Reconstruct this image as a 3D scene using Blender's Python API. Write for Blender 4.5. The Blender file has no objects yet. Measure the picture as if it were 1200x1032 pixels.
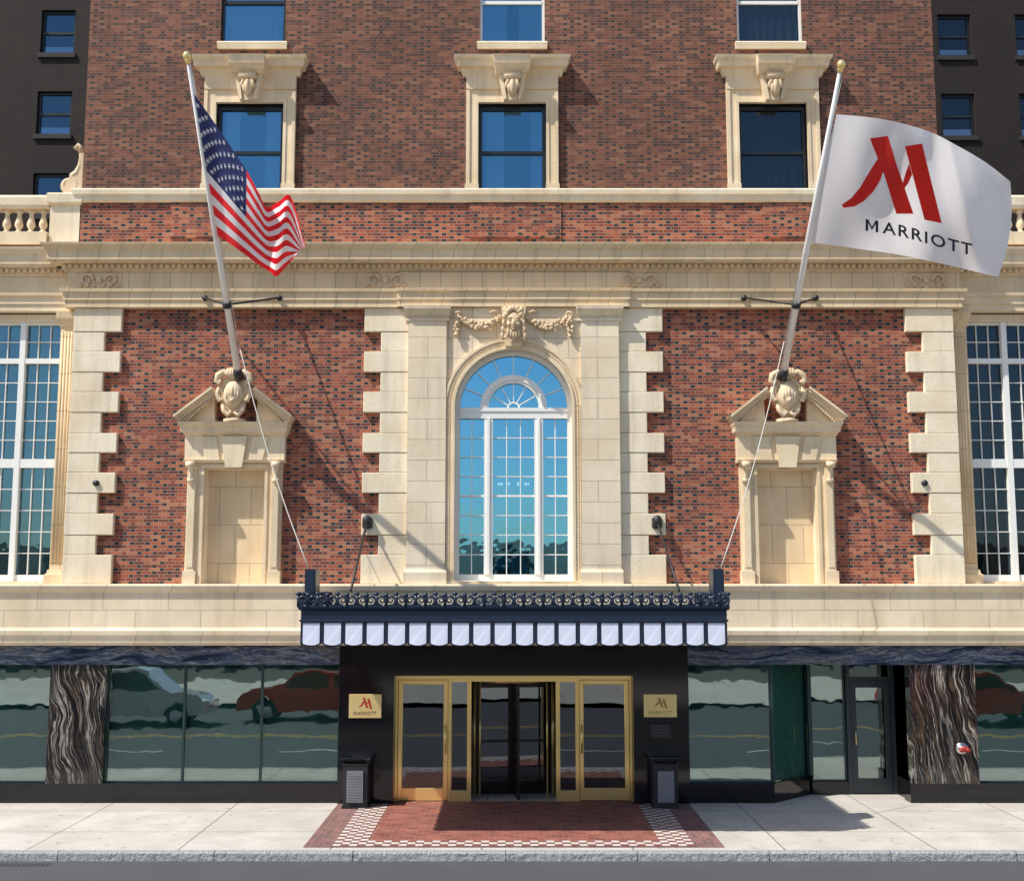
import bpy, bmesh, math, random
from mathutils import Vector, Matrix
random.seed(7)
D=23.0;H=4.01;F=1383.0;TH=math.radians(7.15);CXC=-0.03
S,C=math.sin(TH),math.cos(TH)
def U(px,py,Y=0.0):
    dx=(px-600)/F; dy=(516-py)/F
    t=(Y+D)/(C-dy*S)
    return (CXC+t*dx, H+t*(S+dy*C))
def X(px,py,Y=0.0): return U(px,py,Y)[0]
def Z(py,Y=0.0): return U(600,py,Y)[1]
def W3(px,py,Y):
    x,z=U(px,py,Y); return Vector((x,Y,z))
def GP(px,py,z=0.0):
    dx=(px-600)/F; dy=(516-py)/F
    t=(z-H)/(S+dy*C); return (CXC+t*dx, -D+t*(C-dy*S))
def proj(p):
    d=p-Vector((CXC,-D,H)); w=d.y*C+d.z*S; u=-d.y*S+d.z*C
    return 600+F*d.x/w, 516-F*u/w

# ------------------------------------------------------------ materials
def newmat(name):
    m=bpy.data.materials.new(name); m.use_nodes=True
    nt=m.node_tree; nt.nodes.clear()
    o=nt.nodes.new('ShaderNodeOutputMaterial'); b=nt.nodes.new('ShaderNodeBsdfPrincipled')
    nt.links.new(b.outputs[0],o.inputs[0]); return m,nt,b,o
def N(nt,t,**k):
    n=nt.nodes.new(t)
    for a,v in k.items(): setattr(n,a,v)
    return n
def mth(nt,op,a,b=None,c=None):
    n=N(nt,'ShaderNodeMath',operation=op)
    for i,v in enumerate((a,b,c)):
        if v is None: continue
        if isinstance(v,(int,float)): n.inputs[i].default_value=v
        else: nt.links.new(v,n.inputs[i])
    return n.outputs[0]
def mixc(nt,f,a,b,mode='MIX'):
    n=N(nt,'ShaderNodeMix',data_type='RGBA',blend_type=mode)
    for s,v in ((n.inputs[0],f),(n.inputs[6],a),(n.inputs[7],b)):
        if isinstance(v,(int,float)): s.default_value=v
        elif isinstance(v,tuple): s.default_value=(*v,1) if len(v)==3 else v
        else: nt.links.new(v,s)
    return n.outputs[2]
def ramp(nt,fac,stops,interp='LINEAR'):
    n=N(nt,'ShaderNodeValToRGB'); r=n.color_ramp; r.interpolation=interp
    while len(r.elements)<len(stops): r.elements.new(0.5)
    for e,(p,c) in zip(r.elements,stops):
        e.position=p; e.color=(*c,1) if isinstance(c,tuple) else (c,c,c,1)
    nt.links.new(fac,n.inputs[0]); return n.outputs[0]
def pos(nt):
    g=N(nt,'ShaderNodeNewGeometry'); s=N(nt,'ShaderNodeSeparateXYZ'); nt.links.new(g.outputs['Position'],s.inputs[0])
    return g.outputs['Position'],s.outputs[0],s.outputs[1],s.outputs[2]
def comb(nt,x,y,z=0.0):
    n=N(nt,'ShaderNodeCombineXYZ')
    for i,v in enumerate((x,y,z)):
        if isinstance(v,(int,float)): n.inputs[i].default_value=v
        else: nt.links.new(v,n.inputs[i])
    return n.outputs[0]
def noise(nt,vec,scale,detail=4,rough=0.55):
    n=N(nt,'ShaderNodeTexNoise'); n.inputs['Scale'].default_value=scale; n.inputs['Detail'].default_value=detail
    n.inputs['Roughness'].default_value=rough
    nt.links.new(vec,n.inputs['Vector']); return n.outputs[0]
def bump(nt,b,h,dist,strength=1.0):
    n=N(nt,'ShaderNodeBump'); n.inputs['Distance'].default_value=dist; n.inputs['Strength'].default_value=strength
    nt.links.new(h,n.inputs['Height']); nt.links.new(n.outputs[0],b.inputs['Normal'])

def stone(name,col,joints=None,tone=1.0):
    m,nt,b,o=newmat(name); P,x,y,z=pos(nt)
    n1=noise(nt,P,1.1,5); n2=noise(nt,P,26,3,0.7)
    st=noise(nt,comb(nt,mth(nt,'MULTIPLY',x,5.0),mth(nt,'MULTIPLY',y,5.0),mth(nt,'MULTIPLY',z,0.45)),1.0,4)
    c0=tuple(v*0.86*tone for v in col); c1=tuple(min(v*1.08*tone,0.92) for v in col)
    c=mixc(nt,ramp(nt,n1,[(0.3,0.0),(0.7,1.0)]),(c0[0],c0[1]*0.95,c0[2]*0.86),c1)
    c=mixc(nt,ramp(nt,st,[(0.52,0.0),(0.80,0.48)]),c,tuple(v*0.48 for v in col))
    c=mixc(nt,ramp(nt,n2,[(0.32,0.2),(0.5,0.0)]),c,tuple(v*0.6 for v in col))
    h=n2
    if joints:
        bw,bh=joints
        br=N(nt,'ShaderNodeTexBrick'); br.offset=0.5
        br.inputs['Scale'].default_value=1; br.inputs['Brick Width'].default_value=bw; br.inputs['Row Height'].default_value=bh
        br.inputs['Mortar Size'].default_value=0.007; br.inputs['Mortar Smooth'].default_value=0.3
        br.inputs['Color1'].default_value=(0,0,0,1); br.inputs['Color2'].default_value=(1,1,1,1)
        nt.links.new(comb(nt,mth(nt,'ADD',x,y),mth(nt,'ADD',z,0.0)),br.inputs['Vector'])
        c=mixc(nt,mth(nt,'MULTIPLY',br.outputs['Color'],0.25),c,tuple(v*0.66 for v in col))
        c=mixc(nt,mth(nt,'MULTIPLY',br.outputs['Fac'],0.7),c,tuple(v*0.35 for v in col))
        h=mth(nt,'SUBTRACT',mth(nt,'MULTIPLY',n2,0.35),br.outputs['Fac'])
    nt.links.new(c,b.inputs['Base Color']); b.inputs['Roughness'].default_value=0.75
    bump(nt,b,h,0.012,0.6); return m

def brick(name,sc,hc,mortar,h=0.066,P_=0.31,mort=0.010,vary=1.0):
    m,nt,b,o=newmat(name); P,x,y,z=pos(nt)
    xx=mth(nt,'ADD',x,y)
    wob=noise(nt,P,3.0,2); xx=mth(nt,'ADD',xx,mth(nt,'MULTIPLY',wob,0.02))
    zr=mth(nt,'DIVIDE',z,h); r=mth(nt,'FLOOR',zr)
    u=mth(nt,'ADD',mth(nt,'DIVIDE',xx,P_),mth(nt,'MULTIPLY',mth(nt,'FLOORED_MODULO',r,2.0),0.5))
    iu=mth(nt,'FLOOR',u); fu=mth(nt,'SUBTRACT',u,iu); fz=mth(nt,'SUBTRACT',zr,r)
    isH=mth(nt,'GREATER_THAN',fu,0.667)
    d=mth(nt,'MINIMUM',mth(nt,'MINIMUM',fu,mth(nt,'SUBTRACT',1.0,fu)),mth(nt,'ABSOLUTE',mth(nt,'SUBTRACT',fu,0.667)))
    mu=mth(nt,'LESS_THAN',mth(nt,'MULTIPLY',d,P_),mort/2)
    mz=mth(nt,'LESS_THAN',mth(nt,'MULTIPLY',mth(nt,'MINIMUM',fz,mth(nt,'SUBTRACT',1.0,fz)),h),mort/2)
    mk=mth(nt,'MAXIMUM',mu,mz)
    wn=N(nt,'ShaderNodeTexWhiteNoise',noise_dimensions='2D')
    nt.links.new(comb(nt,mth(nt,'ADD',iu,mth(nt,'MULTIPLY',isH,0.37)),r),wn.inputs['Vector'])
    rs=ramp(nt,wn.outputs[0],[(i/len(sc),c) for i,c in enumerate(sc)],'CONSTANT')
    rh=ramp(nt,wn.outputs[0],[(i/len(hc),c) for i,c in enumerate(hc)],'CONSTANT')
    c=mixc(nt,isH,rs,rh)
    n1=noise(nt,P,60,3,0.7); n2=noise(nt,P,0.55,5)
    c=mixc(nt,1.0,c,ramp(nt,n1,[(0.25,0.72),(0.75,1.22)]),'MULTIPLY')
    c=mixc(nt,mk,c,mortar)
    c=mixc(nt,1.0,c,ramp(nt,n2,[(0.3,0.76),(0.7,1.18)]),'MULTIPLY')
    nt.links.new(c,b.inputs['Base Color']); b.inputs['Roughness'].default_value=0.85
    bump(nt,b,mth(nt,'SUBTRACT',mth(nt,'MULTIPLY',n1,0.3),mk),0.008,0.8); return m

def plain(name,col,rough=0.5,metal=0.0,nz=0.12,scale=8,bmp=0.0,spec=None,coat=0,rv=0.15):
    m,nt,b,o=newmat(name); P,x,y,z=pos(nt)
    n1=noise(nt,P,scale,4)
    c=mixc(nt,n1,tuple(v*(1-nz) for v in col),tuple(min(v*(1+nz),1) for v in col))
    nt.links.new(c,b.inputs['Base Color']); b.inputs['Metallic'].default_value=metal
    r=mth(nt,'ADD',mth(nt,'MULTIPLY',n1,rv),rough-rv/2); nt.links.new(r,b.inputs['Roughness'])
    if bmp: bump(nt,b,n1,bmp)
    if coat: b.inputs['Coat Weight'].default_value=coat
    return m

def glass(name,tint,refl_col,base=0.25,gain=1.0,rough=0.0,wav=0.0,wsc=1.6):
    m,nt,b,o=newmat(name); nt.nodes.remove(b)
    P,x,y,z=pos(nt)
    tr=N(nt,'ShaderNodeBsdfTransparent'); tr.inputs[0].default_value=(*tint,1)
    gl=N(nt,'ShaderNodeBsdfGlossy'); gl.inputs['Color'].default_value=(*refl_col,1); gl.inputs['Roughness'].default_value=rough
    lw=N(nt,'ShaderNodeLayerWeight'); lw.inputs[0].default_value=0.3
    if wav:
        bn=N(nt,'ShaderNodeBump'); bn.inputs['Distance'].default_value=wav; nt.links.new(noise(nt,P,wsc,2),bn.inputs['Height'])
        nt.links.new(bn.outputs[0],gl.inputs['Normal'])
    f=mth(nt,'ADD',mth(nt,'MULTIPLY',lw.outputs['Fresnel'],gain),base); f=mth(nt,'MINIMUM',f,1.0)
    mx=N(nt,'ShaderNodeMixShader'); nt.links.new(f,mx.inputs[0]); nt.links.new(tr.outputs[0],mx.inputs[1]); nt.links.new(gl.outputs[0],mx.inputs[2])
    nt.links.new(mx.outputs[0],o.inputs[0]); return m

def marble(name):
    m,nt,b,o=newmat(name); P,x,y,z=pos(nt)
    wp=noise(nt,comb(nt,mth(nt,'MULTIPLY',x,1.0),y,mth(nt,'MULTIPLY',z,0.75)),1.0,3,.5)
    xs=mth(nt,'ADD',mth(nt,'MULTIPLY',mth(nt,'ADD',x,mth(nt,'MULTIPLY',z,0.16)),3.0),mth(nt,'MULTIPLY',wp,2.0))
    n1=noise(nt,comb(nt,xs,0.0,mth(nt,'MULTIPLY',z,0.14)),1.7,7,0.62)
    msk=noise(nt,comb(nt,mth(nt,'MULTIPLY',x,2.4),3.0,mth(nt,'MULTIPLY',z,.4)),1.6,3,.5)
    c=ramp(nt,n1,[(0.30,(0.006,0.006,0.008)),(0.41,(0.010,0.010,0.011)),(0.435,(0.14,0.095,0.06)),(0.450,(0.012,0.011,0.011)),(0.495,(0.008,0.008,0.010)),(0.512,(0.44,0.40,0.35)),(0.526,(0.06,0.045,0.036)),(0.56,(0.008,0.008,0.010)),(0.60,(0.12,0.085,0.06)),(0.622,(0.58,0.54,0.48)),(0.648,(0.03,0.028,0.026)),(0.75,(0.18,0.16,0.14))])
    c=mixc(nt,ramp(nt,msk,[(.46,0.0),(.62,.45)]),c,(0.012,0.012,0.013))
    nt.links.new(c,b.inputs['Base Color']); b.inputs['Roughness'].default_value=0.08; return m
def marble_h(name):
    m,nt,b,o=newmat(name); P,x,y,z=pos(nt)
    wp=noise(nt,comb(nt,mth(nt,'MULTIPLY',x,.6),y,z),1.0,3,.5)
    n1=noise(nt,comb(nt,mth(nt,'MULTIPLY',x,0.45),0.0,mth(nt,'ADD',mth(nt,'MULTIPLY',z,5.0),mth(nt,'MULTIPLY',wp,3.0))),1.7,8,0.62)
    c=ramp(nt,n1,[(0.0,(0.010,0.014,0.028)),(0.42,(0.015,0.025,0.05)),(0.47,(0.10,0.13,0.2)),(0.49,(0.02,0.03,0.05)),(0.54,(0.26,0.28,0.32)),(0.56,(0.03,0.045,0.08)),(0.65,(0.22,0.20,0.19)),(0.68,(0.03,0.04,0.06))])  # bluish reflection streaks are painted in among the pale marble veins
    nt.links.new(c,b.inputs['Base Color']); b.inputs['Roughness'].default_value=0.08; return m

STC=(0.84,0.685,0.475)
stoneM=stone('stone',STC)
stoneA=stone('stone_ashlar',(0.87,0.73,0.54),(0.95,0.405))
stoneP=stone('stone_pale',(0.89,0.76,0.575))
stoneC=stone('stone_carved',(0.80,0.62,0.41),None,0.95)
stoneB=stone('stone_band',(0.84,0.695,0.50),(1.25,0.9))
stoneT=stone('stone_tan',(0.84,0.655,0.42),(0.62,0.75))
brickU=brick('brick_upper',[(0.20,0.066,0.038),(0.135,0.047,0.030),(0.25,0.088,0.046),(0.098,0.037,0.026),(0.215,0.072,0.040),(0.165,0.056,0.034),(0.28,0.115,0.062)],
   [(0.055,0.031,0.025),(0.17,0.060,0.036),(0.08,0.038,0.028),(0.23,0.083,0.045),(0.048,0.030,0.026)],(0.22,0.16,0.12),0.060,0.28,0.008)
brickL=brick('brick_lower',[(0.36,0.082,0.040),(0.25,0.058,0.033),(0.46,0.14,0.066),(0.185,0.046,0.031),(0.39,0.098,0.046),(0.31,0.070,0.036),(0.43,0.165,0.088),(0.15,0.044,0.033)],
   [(0.034,0.026,0.029),(0.27,0.06,0.037),(0.055,0.035,0.034),(0.37,0.105,0.052),(0.030,0.025,0.029),(0.20,0.05,0.034)],(0.37,0.28,0.21),0.063,0.30,0.009)
brickSh=brick('brick_painted_shade',[(0.015,0.008,0.006),(0.020,0.0105,0.0075),(0.011,0.006,0.005)],[(0.008,0.005,0.004),(0.013,0.007,0.005)],(0.030,0.020,0.015))  # near-black tones paint the shade on the rear towers into their brick
black=plain('black_granite',(0.006,0.006,0.008),0.08,0,0.3,40)
navy=plain('navy_metal',(0.010,0.022,0.048),0.3,0,0.2,12)
darkf=plain('dark_frame',(0.012,0.014,0.016),0.35)
storef=plain('store_frame',(0.03,0.06,0.06),0.35,0.4)
white=plain('white_paint',(0.86,0.85,0.80),0.45,0,0.05)
fabW=plain('awning_white',(0.74,0.76,0.88),0.8,0,0.05,3)
gold=plain('polished_brass',(1.0,0.76,0.31),0.20,0.68,0.02,2,rv=.02)
goldP=plain('brass_plate',(0.98,0.76,0.34),0.32,0.6,0.03,5,rv=.03)
redM=plain('emblem_red',(0.40,0.03,0.02),0.5)
metal=plain('pole_metal',(0.86,0.85,0.83),0.35,0.1,0.1,6)
iron=plain('dark_iron',(0.02,0.02,0.022),0.5)
grey=plain('bin_grey',(0.22,0.23,0.25),0.45,0.3)
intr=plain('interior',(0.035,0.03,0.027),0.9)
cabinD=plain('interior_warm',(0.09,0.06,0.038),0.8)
curt=plain('curtain_white',(0.75,0.78,0.8),0.9)
teal=plain('blind_teal',(0.115,0.265,0.225),0.8,0,0.3,0.7)
gUp=glass('window_glass',(0.70,0.84,0.90),(0.24,0.56,0.80),0.28,0.7,0.0,0.003)
gTw=glass('tower_glass',(0.5,0.6,0.7),(0.16,0.30,0.42),0.25,0.6)
gDk=glass('window_glass_dark',(0.5,0.55,0.6),(0.30,0.4,0.5),0.10,0.6,0.0,0.003)
gAr=glass('arch_glass',(0.6,0.75,0.8),(0.26,0.68,0.94),0.56,0.8,0.0,0.0035,2.6)
gWg=glass('wing_glass',(0.6,0.7,0.72),(0.30,0.56,0.70),0.24,0.7,0.0,0.004,2.0)
gSt=glass('shop_glass',(0.66,0.82,0.78),(0.90,1.0,1.0),0.19,0.8,0.012,0.0022,1.6)
gDo=glass('door_glass',(0.50,0.54,0.54),(0.80,0.88,0.95),0.11,0.8,0.0,0.001,1.2)
marbV=marble('striped_marble'); marbH=marble_h('marble_painted_sheen')

# ------------------------------------------------------------ mesh helper
class M:
    def __init__(s): s.v=[];s.f=[];s.m=[];s.s=[]
    def add(s,vs,fs,m=0,sm=False):
        k=len(s.v); s.v+= [tuple(v) for v in vs]
        for f in fs: s.f.append(tuple(i+k for i in f)); s.m.append(m); s.s.append(sm)
    def box(s,x0,x1,y0,y1,z0,z1,m=0):
        v=[(x,y,z) for z in (z0,z1) for y in (y0,y1) for x in (x0,x1)]
        s.add(v,[(0,1,5,4),(1,3,7,5),(3,2,6,7),(2,0,4,6),(4,5,7,6),(0,2,3,1)],m)
    def cbox(s,x0,x1,y0,y1,z0,z1,c=0.02,m=0):
        a=[(x0,y1,z0),(x1,y1,z0),(x1,y1,z1),(x0,y1,z1)]
        b=[(x0,y0+c,z0),(x1,y0+c,z0),(x1,y0+c,z1),(x0,y0+c,z1)]
        d=[(x0+c,y0,z0+c),(x1-c,y0,z0+c),(x1-c,y0,z1-c),(x0+c,y0,z1-c)]
        fs=[(8,9,10,11),(3,2,1,0)]
        for i in range(4):
            j=(i+1)%4; fs+=[(i,j,j+4,i+4),(i+4,j+4,j+8,i+8)]
        s.add(a+b+d,fs,m)
    def ring(s,x0,x1,yb,prof,y0=0.0,ex=1.0,m=0):
        k=[]
        for z,p in prof: k+=[(x0-p*ex,yb,z),(x0-p*ex,y0-p,z),(x1+p*ex,y0-p,z),(x1+p*ex,yb,z)]
        fs=[(0,1,2,3)]; n=len(prof)
        for i in range(n-1):
            a=i*4;b=a+4
            for j in range(4): fs.append((a+j,a+(j+1)%4,b+(j+1)%4,b+j))
        a=(n-1)*4; fs.append((a+3,a+2,a+1,a)); s.add(k,fs,m)
    def prism(s,pts,y0,y1,m=0):
        n=len(pts); v=[(x,y0,z) for x,z in pts]+[(x,y1,z) for x,z in pts]
        fs=[tuple(range(n)),tuple(range(2*n-1,n-1,-1))]+[(i,(i+1)%n,(i+1)%n+n,i+n) for i in range(n)]
        s.add(v,fs,m)
    def tube(s,pts,rad,seg=8,m=0,closed=False):
        pts=[Vector(p) for p in pts]; n=len(pts); vs=[]
        if isinstance(rad,(int,float)): rad=[rad]*n
        up=None
        for i,p in enumerate(pts):
            t=(pts[min(i+1,n-1)]-pts[max(i-1,0)]).normalized()
            if up is None:
                a=Vector((0,1,0)) if abs(t.y)<0.9 else Vector((1,0,0))
                up=(a-t*a.dot(t)).normalized()
            else: up=(up-t*up.dot(t)).normalized()
            w=t.cross(up)
            for j in range(seg):
                an=2*math.pi*j/seg; vs.append(p+(up*math.cos(an)+w*math.sin(an))*rad[i])
        fs=[(i*seg+j,i*seg+(j+1)%seg,(i+1)*seg+(j+1)%seg,(i+1)*seg+j) for i in range(n-1) for j in range(seg)]
        fs+=[tuple(range(seg)),tuple(range((n-1)*seg,n*seg))]
        s.add(vs,fs,m,True)
    def ball(s,c,r,seg=10,rg=7,m=0,rot=None,jit=0.0):
        if isinstance(r,(int,float)): r=(r,r,r)
        vs=[];c=Vector(c)
        for i in range(rg+1):
            th=math.pi*i/rg
            for j in range(seg):
                ph=2*math.pi*j/seg; k=1+random.uniform(-jit,jit)
                v=Vector((r[0]*math.sin(th)*math.cos(ph)*k,r[1]*math.sin(th)*math.sin(ph)*k,r[2]*math.cos(th)*k))
                if rot: v=rot@v
                vs.append(c+v)
        fs=[(i*seg+j,i*seg+(j+1)%seg,(i+1)*seg+(j+1)%seg,(i+1)*seg+j) for i in range(rg) for j in range(seg)]
        s.add(vs,fs,m,True)
    def lathe(s,c,prof,seg=12,m=0,sm=True):
        vs=[(c[0]+r*math.cos(2*math.pi*j/seg),c[1]+r*math.sin(2*math.pi*j/seg),c[2]+z) for r,z in prof for j in range(seg)]
        n=len(prof)
        fs=[(i*seg+j,i*seg+(j+1)%seg,(i+1)*seg+(j+1)%seg,(i+1)*seg+j) for i in range(n-1) for j in range(seg)]
        k=len(s.v); s.add(vs,fs,m,sm); 
        s.f.append(tuple(range(k,k+seg))); s.m.append(m); s.s.append(False)
        s.f.append(tuple(range(k+(n-1)*seg,k+n*seg))); s.m.append(m); s.s.append(False)
    def arc(s,cx,cz,r0,r1,y0,y1,a0=0.0,a1=math.pi,n=32,m=0):
        vs=[];fs=[]
        for i in range(n+1):
            an=a0+(a1-a0)*i/n
            for r in (r0,r1):
                for y in (y0,y1): vs.append((cx+r*math.cos(an),y,cz+r*math.sin(an)))
        for i in range(n):
            a=i*4; fs+=[(a,a+4,a+6,a+2),(a+1,a+3,a+7,a+5),(a+2,a+6,a+7,a+3),(a,a+1,a+5,a+4)]
        fs+=[(0,2,3,1),(n*4,n*4+1,n*4+3,n*4+2)]
        s.add(vs,fs,m)
    def bar(s,p,q,w,y0,y1,m=0):
        p=Vector(p);q=Vector(q);d=(q-p).normalized();n=Vector((-d.y,d.x))*w/2
        s.prism([tuple(p-n),tuple(q-n),tuple(q+n),tuple(p+n)],y0,y1,m)
    def wall(s,x0,x1,z0,z1,holes,y,dep,m=0,mr=None):
        xs=sorted({x0,x1,*[h[0] for h in holes],*[h[1] for h in holes]}); zs=sorted({z0,z1,*[h[2] for h in holes],*[h[3] for h in holes]})
        xs=[v for v in xs if x0<=v<=x1]; zs=[v for v in zs if z0<=v<=z1]
        idx={}
        def vi(a,b):
            if (a,b) not in idx: idx[(a,b)]=len(s.v); s.v.append((a,y,b))
            return idx[(a,b)]
        for a,b in zip(xs,xs[1:]):
            for c,d in zip(zs,zs[1:]):
                mx,mz=(a+b)/2,(c+d)/2
                if any(h[0]<mx<h[1] and h[2]<mz<h[3] for h in holes): continue
                s.f.append((vi(a,c),vi(b,c),vi(b,d),vi(a,d))); s.m.append(m); s.s.append(False)
        for h in holes:
            a,b,c,d=h; r=m if mr is None else mr
            s.add([(a,y,c),(b,y,c),(b,y,d),(a,y,d),(a,y+dep,c),(b,y+dep,c),(b,y+dep,d),(a,y+dep,d)],[(0,1,5,4),(1,2,6,5),(2,3,7,6),(3,0,4,7)],r)
    def obj(s,name,mats,parent=None,loc=None,recalc=True,sp=None,**kw):
        if sp is not None:
            par=list(range(len(s.v)))
            def fd(a):
                while par[a]!=a: par[a]=par[par[a]]; a=par[a]
                return a
            for f in s.f:
                r=fd(f[0])
                for i in f[1:]: par[fd(i)]=r
            bb={}
            for i,v in enumerate(s.v):
                r=fd(i); b=bb.setdefault(r,[v[0],v[0]]); b[0]=min(b[0],v[0]); b[1]=max(b[1],v[0])
            gr=[]
            for r,b in sorted(bb.items(),key=lambda t:t[1][0]):
                if gr and b[0]<=gr[-1][1]+sp: gr[-1][1]=max(gr[-1][1],b[1]); gr[-1][2].add(r)
                else: gr.append([b[0],b[1],{r}])
            out=None
            for g in gr:
                n=M(); mp={}
                for f,mi,sm_ in zip(s.f,s.m,s.s):
                    if fd(f[0]) in g[2]:
                        for i in f:
                            if i not in mp: mp[i]=len(n.v); n.v.append(s.v[i])
                        n.f.append(tuple(mp[i] for i in f)); n.m.append(mi); n.s.append(sm_)
                out=n.obj(name,mats,parent,None,recalc,None,**kw)
            return out
        me=bpy.data.meshes.new(name); 
        xs=[v[0] for v in s.v];ys=[v[1] for v in s.v];zs=[v[2] for v in s.v]
        c=Vector(loc) if loc is not None else Vector(((min(xs)+max(xs))/2,(min(ys)+max(ys))/2,min(zs)))
        me.from_pydata([(v[0]-c.x,v[1]-c.y,v[2]-c.z) for v in s.v],[],s.f)
        for mt in (mats if isinstance(mats,(list,tuple)) else [mats]): me.materials.append(mt)
        me.polygons.foreach_set('material_index',s.m); me.polygons.foreach_set('use_smooth',s.s)
        if recalc:
            bm=bmesh.new(); bm.from_mesh(me); bmesh.ops.recalc_face_normals(bm,faces=bm.faces); bm.to_mesh(me); bm.free()
        me.update()
        o=bpy.data.objects.new(name,me); return place(o,c,parent,**kw)
WL={}
def place(o,c,parent,**kw):
    c=Vector(c); bpy.context.scene.collection.objects.link(o); o.location=c; WL[o.name]=c
    if parent: o.parent=parent; o.matrix_parent_inverse=Matrix.Translation(-WL[parent.name])
    for k,v in kw.items(): o[k]=v
    return o
def empty(name,loc,parent=None,**kw):
    o=bpy.data.objects.new(name,None); o.empty_display_size=0.3; return place(o,loc,parent,**kw)
def copytree(o,delta,parent=None):
    n=o.copy(); bpy.context.scene.collection.objects.link(n); WL[n.name]=WL[o.name]+Vector(delta)
    n.location=WL[n.name]
    if parent: n.parent=parent; n.matrix_parent_inverse=Matrix.Translation(-WL[parent.name])
    for ch in [c for c in bpy.data.objects if c.parent==o]: copytree(ch,delta,n)
    return n

# ------------------------------------------------------------ hotel
hotel=empty('hotel_building',(0,0,0),label="grand red brick and cream stone hotel with arched central window",category="building")
EX=14.5
LW=-8.71;RW=8.60
zCT=10.75
def rect(px0,px1,py0,py1,Y=0.0):
    pm=(py0+py1)/2; return (X(px0,pm,Y),X(px1,pm,Y),Z(py1,Y),Z(py0,Y))
row2=[rect(253,332,121,223),rect(560.5,640,122,224),rect(866,946,122,226)]
for i in range(3):
    a=row2[i]; row2[i]=(a[0],a[1],row2[1][2],row2[1][3])
row3=[(a[0]+0.02,a[1]-0.02,Z(50),Z(50)+2.0) for a in row2]
up=M(); up.wall(LW,RW,zCT-0.1,18.6,row2+row3,0.0,0.28)
up.add([(LW,0,zCT-.1),(LW,9,zCT-.1),(LW,9,18.6),(LW,0,18.6)],[(0,1,2,3)]); up.add([(RW,0,zCT-.1),(RW,9,zCT-.1),(RW,9,18.6),(RW,0,18.6)],[(0,1,2,3)])
up.add([(LW,0,18.6),(RW,0,18.6),(RW,9,18.6),(LW,9,18.6)],[(0,1,2,3)])
up.obj('upper_brick_wall',brickU,hotel)
at=M()
at.box(LW+.01,RW-.01,-0.02,0.0,zCT-.1,Z(239))
for a,b in ((-0.9,0.95),(5.0,6.9),(-6.9,-5.0)):
    at.box(a,b,-0.05,-0.02,Z(279)+.0,Z(239))
at.obj('attic_brick_panel',brickL,hotel)
bl=M(); bl.ring(LW,RW,0.02,[(Z(238),0.05),(Z(236),0.09),(Z(231),0.10),(Z(230),0.14),(Z(225),0.15),(Z(224)+.02,0.11)]); bl.obj('belt_course',stoneP,hotel)
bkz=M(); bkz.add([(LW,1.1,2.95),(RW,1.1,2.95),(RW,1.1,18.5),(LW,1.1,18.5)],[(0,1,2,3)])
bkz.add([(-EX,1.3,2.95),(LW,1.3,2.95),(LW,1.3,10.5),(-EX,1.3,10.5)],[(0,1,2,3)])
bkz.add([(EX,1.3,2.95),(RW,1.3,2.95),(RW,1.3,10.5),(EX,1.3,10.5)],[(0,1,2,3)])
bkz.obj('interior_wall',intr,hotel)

def curtain_mesh(x0,x1,z0,z1,y,amp=0.025,wl=0.16):
    c=M(); n=max(6,int((x1-x0)/0.03)); vs=[]
    for i in range(n+1):
        x=x0+(x1-x0)*i/n; yy=y+amp*math.sin(2*math.pi*x/wl+1.3*math.sin(x*5))
        vs+=[(x,yy,z0),(x,yy,z1)]
    c.add(vs,[(2*i,2*i+2,2*i+3,2*i+1) for i in range(n)],0,True); return c
curtD=plain('curtain_dim',(0.20,0.21,0.23),0.9); curtB=plain('curtain_pale',(0.72,0.76,0.78),0.9)
def sash(r,y,fm,gm,curtains=None,fw=0.07,name='window',cm=None,lab=None):
    x0,x1,z0,z1=r; w=empty(name,((x0+x1)/2,y,z0),hotel)
    f=M(); zm=z0+(z1-z0)*0.45
    f.box(x0,x0+fw,y,y+.1,z0,z1); f.box(x1-fw,x1,y,y+.1,z0,z1); f.box(x0+fw,x1-fw,y,y+.1,z1-fw*1.3,z1); f.box(x0+fw,x1-fw,y,y+.1,z0,z0+fw)
    f.box(x0+fw,x1-fw,y-.01,y+.08,zm-.035,zm+.035)
    f.obj('frame',fm,w)
    g=M(); g.box(x0+fw,x1-fw,y+.03,y+.034,z0+fw,zm-.035); g.box(x0+fw,x1-fw,y+.055,y+.059,zm+.035,z1-fw*1.3); g.obj('glass',gm,w)
    if curtains:
        for a,b in curtains: curtain_mesh(x0+(x1-x0)*a,x0+(x1-x0)*b,z0,z1,y+.12).obj('curtain',cm or curt,w)
    return w
w2=[]
for i,r in enumerate(row2): w2.append(sash(r,0.08,darkf,[gUp,gUp,gDk][i],[[(.1,.32),(.70,.93)],[(.1,.38),(.78,.93)],[(.05,.95)]][i],0.075,cm=curtD if i==2 else curtB))
for i,r in enumerate(row3):
    w=sash(r,0.08,darkf if i<1 else white,gUp if i<2 else gDk,[[(.05,.95)],[(.05,.42),(.6,.95)],[(.05,.95)]][i],0.055,cm=curtB)
    s=M(); s.ring(r[0]-.03,r[1]+.03,0.1,[(r[2]-.15,0.05),(r[2]-.03,0.08),(r[2],0.06)],ex=0.3); s.obj('sill',stoneP,w)

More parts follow.
